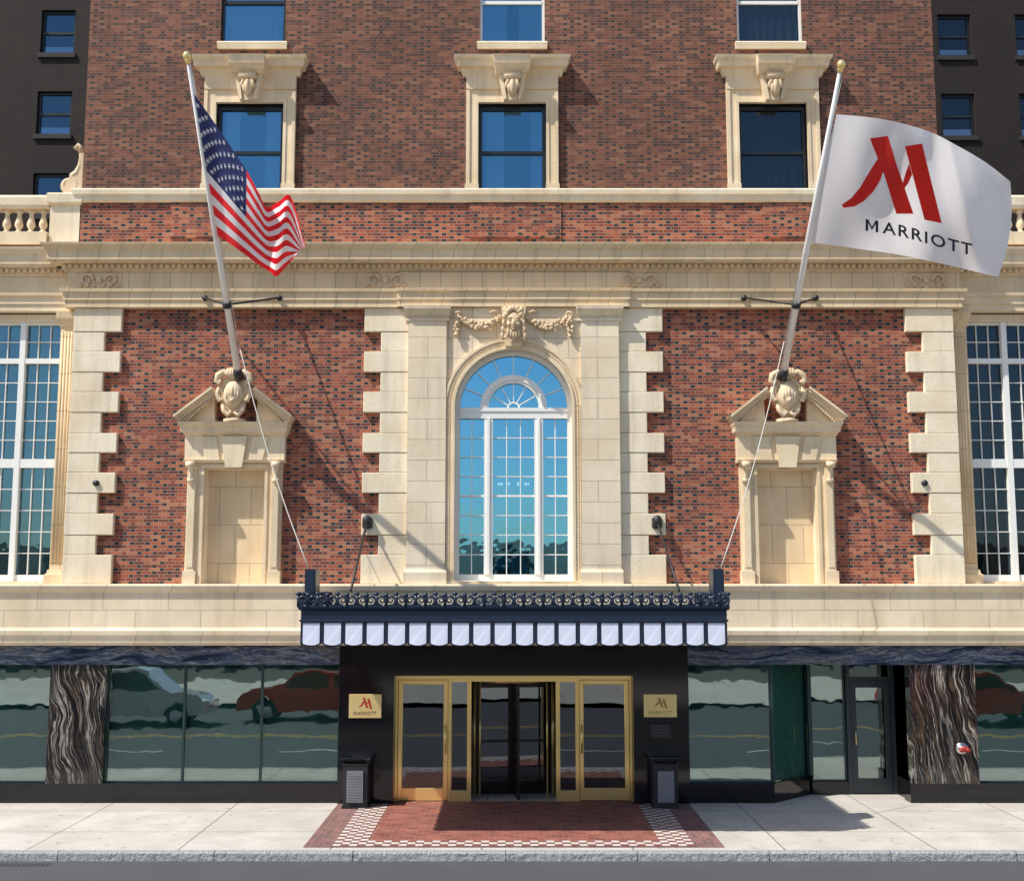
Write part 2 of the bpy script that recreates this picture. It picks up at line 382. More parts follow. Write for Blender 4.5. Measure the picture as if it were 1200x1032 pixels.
def face(m,cx,y,cz,s):
    m.ball((cx,y,cz),(0.13*s,0.13*s,0.19*s),14,10)
    m.ball((cx,y-.13*s,cz-.02*s),(0.028*s,0.045*s,0.06*s),8,6)
    for k in(-1,1):
        m.ball((cx+k*.055*s,y-.10*s,cz+.065*s),(0.05*s,0.035*s,0.018*s),8,6)
        m.ball((cx+k*.055*s,y-.115*s,cz+.03*s),(0.022*s,0.018*s,0.014*s),8,6)
        m.ball((cx+k*.06*s,y-.09*s,cz-.03*s),(0.045*s,0.04*s,0.045*s),8,6)
        for q in range(4):
            m.tube([(cx+k*(.09+.02*q)*s,y-.05*s,cz+(.16-.10*q)*s),(cx+k*(.14+.01*q)*s,y-.06*s,cz+(.12-.10*q)*s),(cx+k*(.13+.01*q)*s,y-.06*s,cz+(.05-.10*q)*s),(cx+k*.10*s,y-.06*s,cz+(.06-.10*q)*s)],[.02*s,.032*s,.028*s,.012*s],6)
    m.ball((cx,y-.115*s,cz-.085*s),(0.045*s,0.02*s,0.014*s),8,6)
    m.ball((cx,y-.11*s,cz-.11*s),(0.035*s,0.02*s,0.014*s),8,6)
    for q in range(5): m.ball((cx+(q-2)*.04*s,y-.07*s,cz-(.20-.02*abs(q-2))*s),(0.026*s,0.05*s,0.08*s),8,6,jit=.1)
    for q in range(7):
        a=math.pi*(.12+.76*q/6); m.ball((cx+.12*s*math.cos(a),y-.06*s,cz+.07*s+.15*s*math.sin(a)),.045*s,8,6,jit=.1)

for i,r in enumerate(row2):
    x0,x1,z0,z1=r; cx=(x0+x1)/2; s=M(); jw=0.245; zt=Z(108)
    for a,b in((x0-jw,x0),(x1,x1+jw)):
        s.box(a,b,-.07,0.2,z0,zt+.02)
    s.box(x0,x1,-.07,0.2,z1,zt+.02)
    for a,b in((x0-jw,x0-jw+.07),(x1+jw-.07,x1+jw)): s.box(a,b,-.10,-.07,z0,zt)
    s.box(x0-.06,x1+.06,-.09,-.07,z1-.0,z1+.06); 
    for a,b in((x0-.06,x0),(x1,x1+.06)): s.box(a,b,-.09,-.07,z0+.1,z1)
    for a in (x0-jw-.02,x1-.01): s.box(a,a+jw+.03,-.12,-.07,z0,z0+.12)
    s.box(x0-jw,x1+jw,-.11,0.0,zt+.02,Z(90))
    s.ring(x0-jw,x1+jw,0.0,[(Z(92),.11),(Z(88),.14),(Z(85),.17),(Z(84),.27),(Z(79),.29),(Z(76),.35),(Z(73),.37),(Z(70),.20)],ex=0.66)
    zb_=z1-.02; zt_=Z(82,-.3)
    for a,b in((-1,-.66),(-.60,.60),(.66,1)):
        s.prism([(cx+.17*a,zb_),(cx+.17*b,zb_),(cx+.30*b,zt_),(cx+.30*a,zt_)],-.30 if abs(a)==1 or b==1 else -.26,-.05)
    s.ring(cx-.25,cx+.25,0.0,[(Z(84,-.4),.34),(Z(80,-.4),.44),(Z(76,-.5),.45),(Z(74,-.5),.52),(Z(68,-.5),.55),(Z(65,-.5),.58)],ex=0.22)
    s.obj('surround',stoneM,w2[i])
    q=M(); zc_=Z(99,-.3); y=-.30
    q.tube([(cx-.18,y-.06,zc_+.16),(cx+.18,y-.06,zc_+.16)],.075,10)
    for k in(-1,1):
        q.tube([(cx+k*.02,y,zc_+.14),(cx+k*.09,y-.06,zc_+.05),(cx+k*.12,y-.04,zc_-.05),(cx+k*.07,y-.03,zc_-.12)],[.03,.05,.045,.015],7)
        q.tube([(cx+k*.02,y,zc_+.05),(cx+k*.06,y-.07,zc_-.06),(cx+k*.05,y-.05,zc_-.17),(cx+k*.02,y-.02,zc_-.22)],[.03,.045,.035,.012],7)
    q.tube([(cx,y,zc_+.14),(cx,y-.09,zc_),(cx,y-.07,zc_-.15),(cx,y-.02,zc_-.28)],[.04,.055,.045,.012],7)
    q.obj('carved_keystone_leaf',stoneC,w2[i])

ent=[(9.53,.17),(9.67,.17),(9.67,.20),(9.81,.20),(9.83,.25),(9.89,.26),(9.89,.16),(10.24,.16),(10.24,.20),(10.28,.21),(10.28,.24),(10.38,.24),(10.38,.42),(10.42,.43),(10.42,.46),(10.60,.47),(10.63,.50),(10.70,.56),(10.74,.57),(10.80,.30),(10.86,.0)]
e=M(); e.ring(LW,-LW,0.3,ent); 
e.ring(-2.22,2.22,-.1,[(9.53,.23),(9.67,.23),(9.67,.26),(9.81,.26),(9.83,.31),(9.89,.32),(9.90,.20),(10.24,.20),(10.24,.22)],ex=.3)
x=LW-.2
while x<-LW+.2:
    e.box(x,x+.06,-.30,-.22,10.295,10.37); x+=.12
e.obj('cornice',stone('stone_cornice',(0.82,0.645,0.415),(0.41,3.0)),hotel)
def leafpanel(m,cx,cz,w,h,y):
    m.ball((cx,y,cz),(.07,.05,.07),8,6)
    for k in(-1,1):
        pts=[];rd=[]
        for i in range(26):
            t=i/25; a=t*4.6*math.pi*.55; r=.13*(1-t*.75)
            pts.append((cx+k*(w*.30+r*math.cos(a+math.pi)),y-.016,cz+r*math.sin(a))); rd.append(.028*(1-.5*t))
        m.tube(pts,rd,6)
        for q in range(5):
            m.ball((cx+k*(w*.12+q*w*.085),y,cz+(.1 if q%2 else -.1)),(.055,.035,.035),7,5,rot=Matrix.Rotation(k*(.6 if q%2 else -.6),3,'Y'))
fz=M()
for px in (117,452,749,1085):
    c=X(px,330,-.16); fz.box(c-.43,c+.43,-.185,-.15,9.915,10.215); leafpanel(fz,c,10.065,.8,.3,-.20)
fz.obj('frieze_relief',stoneC,hotel,sp=.5)

nich=[(X(239.5,620),X(310.5,620)),(X(887,620),X(957,620))]
zs0=4.10; nz1=Z(549)
for k_,i_ in((-1,0),(1,1)):
    lb=M(); lb.wall(*sorted((k_*8.2,k_*2.5)),zs0,9.53,[(nich[i_][0],nich[i_][1],zs0,nz1)],0.0,.3); lb.obj('lower_brick_wall',brickL,hotel)
qp=[684,650,627,602,578,554,531,508,484,460,437,413,390,363]; qz=[Z(p) for p in qp]; qz[0]=4.10; qz[-1]=9.53
q=M()
for k in(-1,1):
    for i in range(13):
        wide=i%2==0; a,b=qz[i]+.004,qz[i+1]-.004
        xo=8.71; xi=7.76 if wide else 8.09; y0=-.105 if wide else -.095
        x0,x1=sorted((k*xo,k*xi)); q.cbox(x0,x1,y0,.3,a,b,.010)
        xo=2.95 if wide else 2.62; x0,x1=sorted((k*2.07,k*xo)); q.cbox(x0,x1,y0,.2,a,b,.010)
q.obj('quoin_stones',stoneP,hotel,sp=.1)
R=1.15; zc=7.54; zsl=4.165; c=M()
c.box(-1.32,-R,-.14,.3,zs0,zc); c.box(R,1.32,-.14,.3,zs0,zc)
n=40; vs=[];fs=[]
for i in range(n+1):
    a=math.pi*i/n; p0=(R*math.cos(a),zc+R*math.sin(a)); vs+=[(p0[0],-.14,p0[1]),(p0[0],-.14,9.53),(p0[0],.3,p0[1])]
for i in range(n): fs+=[(3*i,3*i+3,3*i+4,3*i+1),(3*i,3*i+3,3*i+5,3*i+2)]
c.add(vs,fs)
c.add([(R,-.14,zc),(1.32,-.14,zc),(1.32,-.14,9.53),(R,-.14,9.53)],[(0,1,2,3)]); c.add([(-R,-.14,zc),(-1.32,-.14,zc),(-1.32,-.14,9.53),(-R,-.14,9.53)],[(0,1,2,3)])
c.obj('central_stone_bay',stoneA,hotel,recalc=False)
pl=M()
for k in(-1,1):
    x0,x1=sorted((k*1.32,k*2.07)); pl.box(x0,x1,-.22,0,zs0+.28,9.33)
    pl.ring(x0,x1,0,[(zs0,.28),(zs0+.22,.28),(zs0+.28,.24)],ex=.12)
    pl.ring(x0,x1,0,[(9.24,.24),(9.27,.24),(9.28,.22),(9.33,.23),(9.36,.27),(9.42,.31),(9.46,.35),(9.525,.36)],ex=.25)
pl.obj('pilaster',stoneA,hotel,sp=.2)
am=M()
for r0,r1,y in ((R-.001,R+.05,-.20),(R+.05,R+.16,-.175),(R+.16,R+.21,-.205)):
    am.arc(0,zc,r0,r1,y,-.13,n=48)
    for k in(-1,1):
        x0,x1=sorted((k*r0,k*r1)); 
        if r1<1.35: am.box(x0,x1,y,-.13,zs0+.06,zc)
for i in range(80):
    a=math.pi*(i+.5)/80; am.ball((math.cos(a)*(R+.105),-.178,zc+math.sin(a)*(R+.105)),(.022,.014,.022),7,5)
z=zs0+.1
while z<zc:
    for k in(-1,1): am.ball((k*(R+.105),-.178,z),(.024,.014,.020),7,5)
    z+=.05
am.obj('arch_moulding',stoneM,hotel)
aw=empty('arched_window',(0,.1,zsl),hotel,label="white framed arched window with fanlight")
f=M(); y0,y1=.08,.2; Ri=R-.09
f.arc(0,zc,Ri,R,y0,y1,n=48)
for k in(-1,1):
    x0,x1=sorted((k*Ri,k*R)); f.box(x0,x1,y0,y1,zsl,zc)
    x0,x1=sorted((k*.41,k*.58)); f.box(x0,x1,y0-.02,y1,zsl+.12,zc-.2)
    x0,x1=sorted((k*.47,k*.52)); f.box(x0,x1,y0-.05,y0-.02,zsl+.12,zc-.2)
f.box(-Ri,Ri,y0+.001,y1,zsl,zsl+.12); f.box(-Ri,Ri,y0-.03,y1,zc-.2,zc-.0); f.box(-Ri,Ri,y0-.05,y0-.03,zc-.06,zc+.01)
f.arc(0,zc+.01,.50,.66,y0-.02,y1,n=36); f.arc(0,zc+.01,.555,.605,y0-.045,y0-.02,n=36)
for i in range(1,8):
    a=math.pi*i/8
    f.bar((math.cos(a)*.66,zc+.01+math.sin(a)*.66),(math.cos(a)*(Ri+.01),zc+.01+math.sin(a)*(Ri+.01)),.020,y0+.03,y0+.07)
for i in range(1,6):
    a=math.pi*i/6; f.bar((math.cos(a)*.12,zc+.01+math.sin(a)*.12),(math.cos(a)*.5,zc+.01+math.sin(a)*.5),.018,y0+.03,y0+.07)
f.arc(0,zc+.01,.10,.13,y0+.031,y0+.069,n=16)
rows=8; za,zb=zsl+.12,zc-.2
for i in range(1,rows):
    z=za+(zb-za)*i/rows; w=.018 if i!=4 else .04
    for a,b in((-Ri,-.58),(-.41,.41),(.58,Ri)): f.box(a,b,y0+.03,y0+.07,z-w/2,z+w/2)
for x in(-.137,.137,-.82,.82): f.box(x-.009,x+.009,y0+.032,y0+.072,za,zb)
f.obj('frame',white,aw)
g=M(); g.box(-Ri,Ri,y0+.075,y0+.079,zsl+.1,zc)
g.prism([(Ri*math.cos(math.pi*i/32),zc+Ri*math.sin(math.pi*i/32)) for i in range(33)],y0+.075,y0+.079); g.obj('glass',gAr,aw)
for a,b in((-1.05,-.72),(.72,1.05)): curtain_mesh(a,b,zsl+.1,8.4,.35,.04,.15).obj('curtain',curt,aw)
s=M(); s.ring(-R-.1,R+.1,.1,[(zs0+.0,.20),(zs0+.05,.22),(zs0+.065,.18)],ex=.2); s.obj('sill',stoneP,aw)
# lit chandelier behind the glass
bulb,nt_,b_,o_=newmat('lit_bulb'); b_.inputs['Emission Color'].default_value=(1,.86,.62,1); b_.inputs['Emission Strength'].default_value=5
cd=M(); zc2=Z(567,.75)
for j in range(10):
    a=2*math.pi*j/10; cx_,cy_=.30*math.cos(a),.75+.2*math.sin(a); cd.ball((cx_,cy_,zc2),.022,8,6,1); cd.tube([(0,.75,zc2-.12),(cx_*.6,.75+(cy_-.75)*.6,zc2-.14),(cx_,cy_,zc2-.03)],.010,5,0)
cd.tube([(0,.75,zc2-.2),(0,.75,zc2+1.6)],.012,6,0); cd.ball((0,.75,zc2-.16),(.06,.06,.08),8,6,0)
cd.obj('chandelier',[gold,bulb],aw)
ks=empty('keystone_ornament',(0,-.3,8.7),hotel)
k=M(); k.prism([(-.16,8.72),(.16,8.72),(.24,9.5),(-.24,9.5)],-.32,-.14); k.obj('keystone',stoneM,ks)
k=M(); face(k,0,-.38,9.15,1.3)
for q_ in range(5): k.ball(((q_-2)*.08,-.40,9.44-.012*abs(q_-2)),(.045,.05,.08),8,6,jit=.1)
k.obj('carved_mask',stoneC,ks)
gl=M(); random.seed(3)
for k in(-1,1):
    for i in range(46):
        t=i/45; x=.25+t*.85; z=9.32-.19*math.sin(math.pi*t)+(.02*t); th=.03+.045*math.sin(math.pi*t)
        for q_ in range(3): gl.ball((k*x+random.uniform(-.02,.02),-.19-random.uniform(0,th*.7),z+random.uniform(-th,th)),random.uniform(.024,.04),7,5,jit=.15)
    for i in range(18):
        t=i/17; th=.03+.045*math.sin(math.pi*min(1,t*1.1))
        for q_ in range(2): gl.ball((k*(1.1+.02*t)+random.uniform(-th,th)*.8,-.19-random.uniform(0,.05),9.30-.36*t+random.uniform(-.02,.02)),random.uniform(.025,.042),7,5,jit=.15)
    gl.tube([(k*1.0,-.19,9.36),(k*1.08,-.22,9.42),(k*1.16,-.22,9.40),(k*1.14,-.22,9.33),(k*1.08,-.22,9.32)],[.012,.028,.028,.02,.01],6)
    gl.tube([(k*.28,-.2,9.40),(k*.38,-.23,9.44),(k*.48,-.21,9.41)],[.01,.025,.01],6)
gl.obj('garland',stoneC,ks,sp=.2)

def niche(i):
    x0,x1=nich[i]; cx=(x0+x1)/2; nn=empty('niche',(cx,0,zs0),hotel,label="blind stone niche with broken pediment and cartouche")
    b=M(); b.wall(x0-.01,x1+.01,zs0,nz1,[],.20,0); b.obj('niche_back',stoneT,nn)
    r=M(); r.box(x0-.002,x0+.02,-.05,.20,zs0,nz1); r.box(x1-.02,x1+.002,-.05,.20,zs0,nz1); r.box(x0+.02,x1-.02,-.05,.20,nz1-.02,nz1); r.obj('reveal',stoneP,nn)
    s=M(); ow=.33; zE=Z(543)
    for k in(-1,1):
        xi=x0 if k<0 else x1; a,b_=sorted((xi,xi+k*ow)); s.box(a,b_,-.13,0,zs0,zE)
        a,b_=sorted((xi,xi+k*.06)); s.box(a,b_,-.16,-.13,zs0+.0,nz1+.06)
        a,b_=sorted((xi+k*.14,xi+k*(ow-.03))); s.box(a,b_,-.19,-.13,zs0+.25,zE-.1); 
        a,b_=sorted((xi+k*.16,xi+k*(ow-.05))); s.box(a,b_,-.205,-.19,zs0+.32,zE-.5)
        a,b_=sorted((xi+k*.10,xi+k*(ow+.02))); s.box(a,b_,-.21,-.0,zs0,zs0+.25)
        cxk=xi+k*(.235)
        pts=[(cxk,-.19,zE-.42),(cxk,-.23,zE-.34),(cxk,-.22,zE-.22),(cxk,-.25,zE-.10),(cxk,-.30,zE-.03)]
        s.tube(pts,[.02,.045,.04,.06,.07],8); s.tube([(cxk-.08,-.30,zE-.05),(cxk+.08,-.30,zE-.05)],.065,10); s.tube([(cxk-.06,-.23,zE-.35),(cxk+.06,-.23,zE-.35)],.045,10)
    s.box(x0,x1,-.13,0,nz1,zE); s.box(x0,x1,-.16,-.13,nz1,nz1+.06)
    s.ring(x0-ow,x1+ow,0,[(zE,.22),(zE+.05,.25),(zE+.05,.20),(Z(512),.20)],ex=.25)
    s.ring(x0-ow+.02,x1+ow-.02,0,[(Z(512),.22),(Z(510),.26),(Z(508),.34),(Z(503),.36),(Z(500),.42),(Z(498)+.01,.44)],ex=.38)
    s.prism([(cx-.16,nz1),(cx+.16,nz1),(cx+.25,Z(513)),(cx-.25,Z(513))],-.27,-.1)
    for k in(-1,1): s.prism([(cx+k*.28,zE+.04),(cx+k*.55,zE+.04),(cx+k*.66,Z(513)),(cx+k*.35,Z(513))],-.235,-.1)
    s.obj('surround',stoneM,nn)
    p=M(); xe=(x1-x0)/2+ow+.15; zb=Z(498); zt=Z(462)
    for k in(-1,1):
        def rk(d0,d1,yy):
            dx,dz=(xe-.34),(zt-zb-.05); L=math.hypot(dx,dz); nx,nz=dz/L,dx/L
            A=(cx+k*xe,zb+.02);B=(cx+k*.34,zt-.03)
            p.prism([(A[0]+k*nx*d0,A[1]+nz*d0),(B[0]+k*nx*d0,B[1]+nz*d0),(B[0]+k*nx*d1,B[1]+nz*d1),(A[0]+k*nx*d1,A[1]+nz*d1)],yy,0)
        rk(0,.05,-.38);rk(.05,.09,-.44);rk(.09,.13,-.50);rk(-.05,0,-.32)
        p.prism([(cx+k*(xe-.1),zb+.01),(cx+k*.40,zb+.01),(cx+k*.42,zt-.14)],-.2,0)
        for t in range(14):
            fx=xe-.12-(xe-.5)*t/14; fzz=zb+.02+(zt-zb-.05)*t/14
            p.box(cx+k*fx-.016,cx+k*fx+.016,-.36,-.3,fzz-.05,fzz-.01)
    p.obj('pediment',stoneM,nn,sp=.1)
    t=M(); zz=Z(465,-.4)+.06; y=-.40
    t.ball((cx,y,zz-.02),(.20,.16,.28),20,14); t.lathe((cx,-.26,zb),[(.22,0),(.22,.07),(.09,.11),(.10,.18),(.20,.34),(.25,.58),(.21,.78),(.13,.86)],14)
    ringp=[]
    for a in range(33):
        an=2*math.pi*a/32; ringp.append((cx+.235*math.cos(an)*(1+.22*math.sin(an)),y+.03,zz-.02+.34*math.sin(an)))
    t.tube(ringp,[.052+.012*math.sin(j*2.3) for j in range(33)],8)
    for k in(-1,1):
        t.tube([(cx+k*.08,y-.02,zz+.38),(cx+k*.19,y-.06,zz+.42),(cx+k*.30,y-.05,zz+.36),(cx+k*.33,y-.04,zz+.24),(cx+k*.27,y-.07,zz+.19),(cx+k*.24,y-.09,zz+.26)],[.04,.06,.065,.055,.04,.03],8)
        t.tube([(cx+k*.28,y,zz+.15),(cx+k*.32,y-.02,zz+.0),(cx+k*.27,y-.03,zz-.14),(cx+k*.21,y-.05,zz-.12)],[.035,.05,.045,.025],8)
        t.tube([(cx+k*.22,y-.0,zz-.18),(cx+k*.18,y-.03,zz-.33),(cx+k*.09,y-.04,zz-.43),(cx+k*.03,y-.06,zz-.36)],[.035,.05,.045,.025],8)
        for j in range(4): t.ball((cx+k*(.10+.05*j),y-.03,zz+.46-.04*j),(.045,.05,.045),7,5,jit=.15)
    for j in range(7): t.tube([(cx,y-.04,zz+.28),(cx+(j-3)*.05,y-.10,zz+.40),(cx+(j-3)*.06,y-.04,zz+.52-.02*abs(j-3))],[.03,.035,.02],6)
    for j in range(5): t.ball((cx+(j-2)*.052,y-.145+.012*abs(j-2),zz+.02-.03*abs(j-2)),(.033,.03,.085),7,5,jit=.2)
    t.ball((cx,y-.14,zz-.14),(.055,.03,.05),7,5,jit=.2)
    t.obj('cartouche',stoneC,nn)
niche(0);niche(1)

bd=M(); bd.ring(-EX,EX,1.3,[(2.94,.26),(2.97,.30),(3.0,.32),(3.10,.33),(3.14,.37),(3.22,.38),(3.25,.32),(3.28,.30),(3.93,.30),(3.95,.33),(3.98,.37),(4.06,.40),(4.10,.38),(4.103,.2)],ex=0)
bd.obj('stone_band',stoneB,hotel)
for k in(-1,1):
    wy=.35; wx0,wx1=sorted((k*9.08,k*12.5)); zt=Z(378,.4)
    w=M(); w.wall(*sorted((k*EX,k*8.7)),4.09,9.5,[(wx0,wx1,4.16,zt)],wy,.25); w.obj('wing_wall',stoneA,hotel)
    e=M(); x0,x1=sorted((k*8.72,k*EX)); e.ring(x0,x1,1.2,[(z-.0,p) for z,p in ent],y0=wy-.02,ex=0)
    x=x0
    while x<x1: e.box(x,x+.06,wy-.32,wy-.22,10.295,10.37); x+=.12
    e.obj('wing_cornice',stoneM,hotel)
    for c0 in (8.895,12.75,13.6):
        p=M(); xa,xb=k*c0-.165,k*c0+.165
        p.box(xa,xb,.16,.4,4.38,9.2); p.ring(xa,xb,.4,[(4.09,.09),(4.28,.09),(4.30,.05),(4.38,.03)],y0=.16,ex=.8); p.ring(xa,xb,.4,[(9.2,.02),(9.24,.03),(9.3,.05),(9.36,.10),(9.5,.12)],y0=.16,ex=.6)
        for j in range(5): p.tube([(xa+.04+.0625*j,.16,4.5),(xa+.04+.0625*j,.16,9.1)],.022,8)
        p.obj('fluted_pilaster',stoneT,hotel)
    ww=empty('window',((wx0+wx1)/2,.4,4.16),hotel,label="tall white framed multi pane window")
    f=M(); y0=.42;y1=.54
    zz=[4.16,Z(548,.4),Z(536,.4),Z(426,.4),Z(419,.4),zt]
    f.box(wx0,wx1,y0,y1,4.16,4.28); f.box(wx0,wx1,y0,y1,zt-.05,zt); f.box(wx0,wx1,y0-.03,y1,zz[1],zz[2]-.03); f.box(wx0,wx1,y0-.03,y1,zz[3],zz[4]-.02)
    divs=[9.08,9.90,11.68,12.5]
    for j,dv in enumerate(divs):
        wd=.05; c0=dv+(.025 if j==0 else -.025 if j==3 else 0); f.box(k*c0-wd/2-(.03 if 0<j<3 else 0),k*c0+wd/2+(.03 if 0<j<3 else 0),y0-.04,y1,4.16,zt)
    for a,b,nc in((9.13,9.85,3),(9.95,11.63,6),(11.73,12.45,3)):
        for j in range(1,nc): xx=k*(a+(b-a)*j/nc); f.box(xx-.008,xx+.008,y0+.03,y0+.07,4.28,zt)
    for lo,hi,nr in((4.28,zz[1],5),(zz[2]-.03,zz[3],5),(zz[4]-.02,zt-.05,2)):
        for j in range(1,nr): z=lo+(hi-lo)*j/nr; f.box(wx0,wx1,y0+.031,y0+.069,z-.008,z+.008)
    f.obj('frame',white,ww)
    g=M(); g.box(wx0,wx1,y0+.075,y0+.079,4.2,zt-.02); g.obj('glass',gWg if k<0 else gDk,ww)
    if k<0:
        curtain_mesh(-9.75,-9.1,4.2,zt,.80,.04,.2).obj('curtain',curt,ww)
    zb0=Z(279,.1);zb1=Z(246,.1);zb2=Z(231,.1)
    bb=empty('balustrade',(k*11.5,.1,zb0),hotel,label="cream stone roof balustrade")
    r=M(); x0,x1=sorted((k*9.35,k*EX)); r.ring(x0,x1,.3,[(zb1,.10),(zb1+.06,.14),(zb2-.05,.15),(zb2,.12)],y0=.1,ex=0); r.obj('rail',stoneP,bb)
    r=M(); r.box(x0,x1,-.08,.35,10.84,zb0+.08); r.obj('plinth',stoneM,bb)
    pd=M(); x0,x1=sorted((k*8.72,k*9.32)); pd.box(x0,x1,-.02,.4,10.84,zb1+.06); pd.ring(x0,x1,.4,[(zb1+.06,.05),(zb1+.10,.1),(zb2,.11),(zb2+.03,.08)],ex=.5); pd.obj('pedestal',stoneP,bb)
    hh=zb1-zb0-.08; prof=[(.07,0),(.07,.06),(.04,.07),(.045,.1),(.085,hh*.35),(.08,hh*.45),(.04,hh*.75),(.045,hh*.85),(.07,hh*.88),(.07,hh)]
    q=M(); q.lathe((0,0,0),prof,12); b0=q.obj('baluster',stoneM,bb,loc=(0,0,0)); 
    b0.location=WL[b0.name]=Vector((k*9.5,.12,zb0+.08))
    for j in range(1,20): copytree(b0,(k*.245*j,0,0),bb)
    v=M(); zb=zb2+.03; cxv=k*8.98
    pts=[]
    for j in range(40):
        u=j/39; an=(math.pi*.5)-u*4.2*math.pi; rr=.17*(1-.8*u)
        pts.append((cxv+.03*k-k*rr*math.cos(an)*1.0,.12,zb+.22+rr*math.sin(an)))
    body=[(k*8.76,.12,zb+1.0),(k*8.80,.12,zb+.93),(k*8.78,.12,zb+.8),(k*8.80,.12,zb+.62),(k*8.86,.12,zb+.48),(k*8.95,.12,zb+.41)]
    v.tube(body+pts[1:],[.03,.05,.06,.07,.08,.08]+[.075*(1-.6*j/38) for j in range(39)],8)
    v.tube([(k*8.86,.1,zb+.95),(k*8.90,.08,zb+1.0),(k*8.86,.08,zb+1.05),(k*8.8,.1,zb+1.0),(k*8.82,.1,zb+.9)],[.02,.05,.05,.06,.04],8)
    v.prism([(k*8.72,zb),(k*9.12,zb),(k*9.05,zb+.3),(k*8.85,zb+.5),(k*8.8,zb+.85),(k*8.72,zb+.9)],.06,.18)
    v.obj('scroll_buttress',stoneC,bb)
    t=M(); t.add([(k*8.6,.3,10.83),(k*EX,.3,10.83),(k*EX,14,10.83),(k*8.6,14,10.83)],[(0,1,2,3)]); t.obj('terrace_roof',intr,hotel)
vn=M()
for px in(113,1083): x,z=U(px,566,-.1); vn.tube([(x,-.09,z),(x,-.15,z)],.06,12)
vn.obj('vent_cap',iron,hotel,sp=1)

# ------------------------------------------------ ground floor
fa=M()
for k in(-1,1):
    x0,x1=sorted((k*3.32,k*EX)); fa.box(x0,x1,-.12,.4,2.57,2.938)
fa.obj('marble_fascia',marbH,hotel,sp=1)
po=M()
for k in(-1,1):
    x0,x1=sorted((k*2.27,k*3.32)); po.box(x0,x1,-.14,.9,0.0,2.938)
po.box(-2.27,2.27,-.14,.9,2.37,2.938); po.obj('granite_portal',black,hotel)
ba=M(); 
for a,b in((-EX,-3.33),(3.33,4.93),(7.5,EX)):
    ba.box(a,b,-.06,.3,0,.335); ba.box(a,b,-.09,.2,.335,.365)
ba.add([(4.93,-.05,0),(5.9,.93,0),(5.9,.93,.36),(4.93,-.05,.36),(4.93,.3,.36),(5.6,.95,.36)],[(0,1,2,3),(3,2,5,4)])
ba.box(5.88,6.60,.86,1.0,0,.25)
ba.obj('base_plinth',black,hotel,sp=.5)
pr=M()
for a,b in((-8.84,-7.78),(7.56,8.80)): pr.box(a,b,-.10,.9,.366,2.568)
pr.obj('marble_pier',marbV,hotel,sp=.5)
def shop(segs,y=.03,parent=hotel,z0=.366,z1=2.568):
    for a,b in segs:
        w=empty('shop_window',((a+b)/2,y,z0),parent); f=M(); t=.022
        f.box(a,a+t,y,y+.09,z0,z1); f.box(b-t,b,y,y+.09,z0,z1); f.box(a+t,b-t,y,y+.09,z1-t,z1); f.box(a+t,b-t,y,y+.09,z0,z0+t); f.obj('frame',storef,w)
        g=M(); g.box(a+t,b-t,y+.04,y+.044,z0+t,z1-t); g.obj('glass',gSt,w)
        c=M(); c.add([(a-.02,y+.35,z0-.2),(b+.02,y+.35,z0-.2),(b+.02,y+.35,z1+.05),(a-.02,y+.35,z1+.05)],[(0,1,2,3)]); c.obj('blind',teal,w)
shop([(-7.78,-6.30),(-6.30,-4.82),(-4.82,-3.33),(-10.4,-8.84),(-12.0,-10.4),(3.33,4.92),(8.80,10.4),(10.4,12.0)])
w=empty('shop_window',(5.4,.45,.36),hotel,label="angled shop window pane beside recessed door"); g=M()
g.add([(4.95,.04,.366),(5.85,.92,.366),(5.85,.92,2.568),(4.95,.04,2.568)],[(0,1,2,3)]); g.obj('glass',gSt,w,recalc=False)
f=M()
for p in((4.94,.02),(5.87,.92)): f.box(p[0]-.025,p[0]+.025,p[1]-.02,p[1]+.05,.366,2.568)
f.obj('frame',storef,w,sp=.1)
c=M(); c.add([(4.93,.14,.1),(5.80,1.04,.1),(5.80,1.04,2.6),(4.93,.14,2.6)],[(0,1,2,3)]); c.obj('blind',teal,w)
shop([(5.90,6.58)],.92,z0=.25)
sd=empty('side_door',(7.05,.95,0),hotel,label="dark framed glass side door"); f=M()
f.box(6.60,6.68,.88,1.0,0,2.568); f.box(7.48,7.56,.88,1.0,0,2.568); f.box(6.68,7.48,.88,1.0,2.2,2.27)
f.box(6.69,6.80,.90,.97,.02,2.19); f.box(7.37,7.47,.90,.97,.02,2.19); f.box(6.80,7.37,.90,.97,.02,.30); f.box(6.80,7.37,.90,.97,2.06,2.19); f.obj('frame',plain('door_frame_slate',(0.03,0.04,0.045),.4),sd)
g=M(); g.box(6.80,7.37,.935,.94,.30,2.06); g.box(6.68,7.48,.935,.94,2.27,2.568); g.obj('glass',gSt,sd)
c=M(); c.box(6.62,7.54,1.25,1.26,0,2.56); c.obj('blind',plain('blind_dark_teal',(0.05,.10,.09),.9),sd)
h=M(); h.tube([(6.76,.88,.95),(6.76,.84,.97),(6.76,.84,1.2),(6.76,.88,1.22)],.012,8); h.obj('handle',gold,sd)
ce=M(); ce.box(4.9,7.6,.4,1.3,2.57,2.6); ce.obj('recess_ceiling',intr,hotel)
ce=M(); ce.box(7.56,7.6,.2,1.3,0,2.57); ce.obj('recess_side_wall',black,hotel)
ce=M(); ce.box(-EX,-3.34,1.0,1.02,0,2.94); ce.box(3.34,EX,1.35,1.37,0,2.94); ce.obj('shop_back_wall',intr,hotel,sp=1)

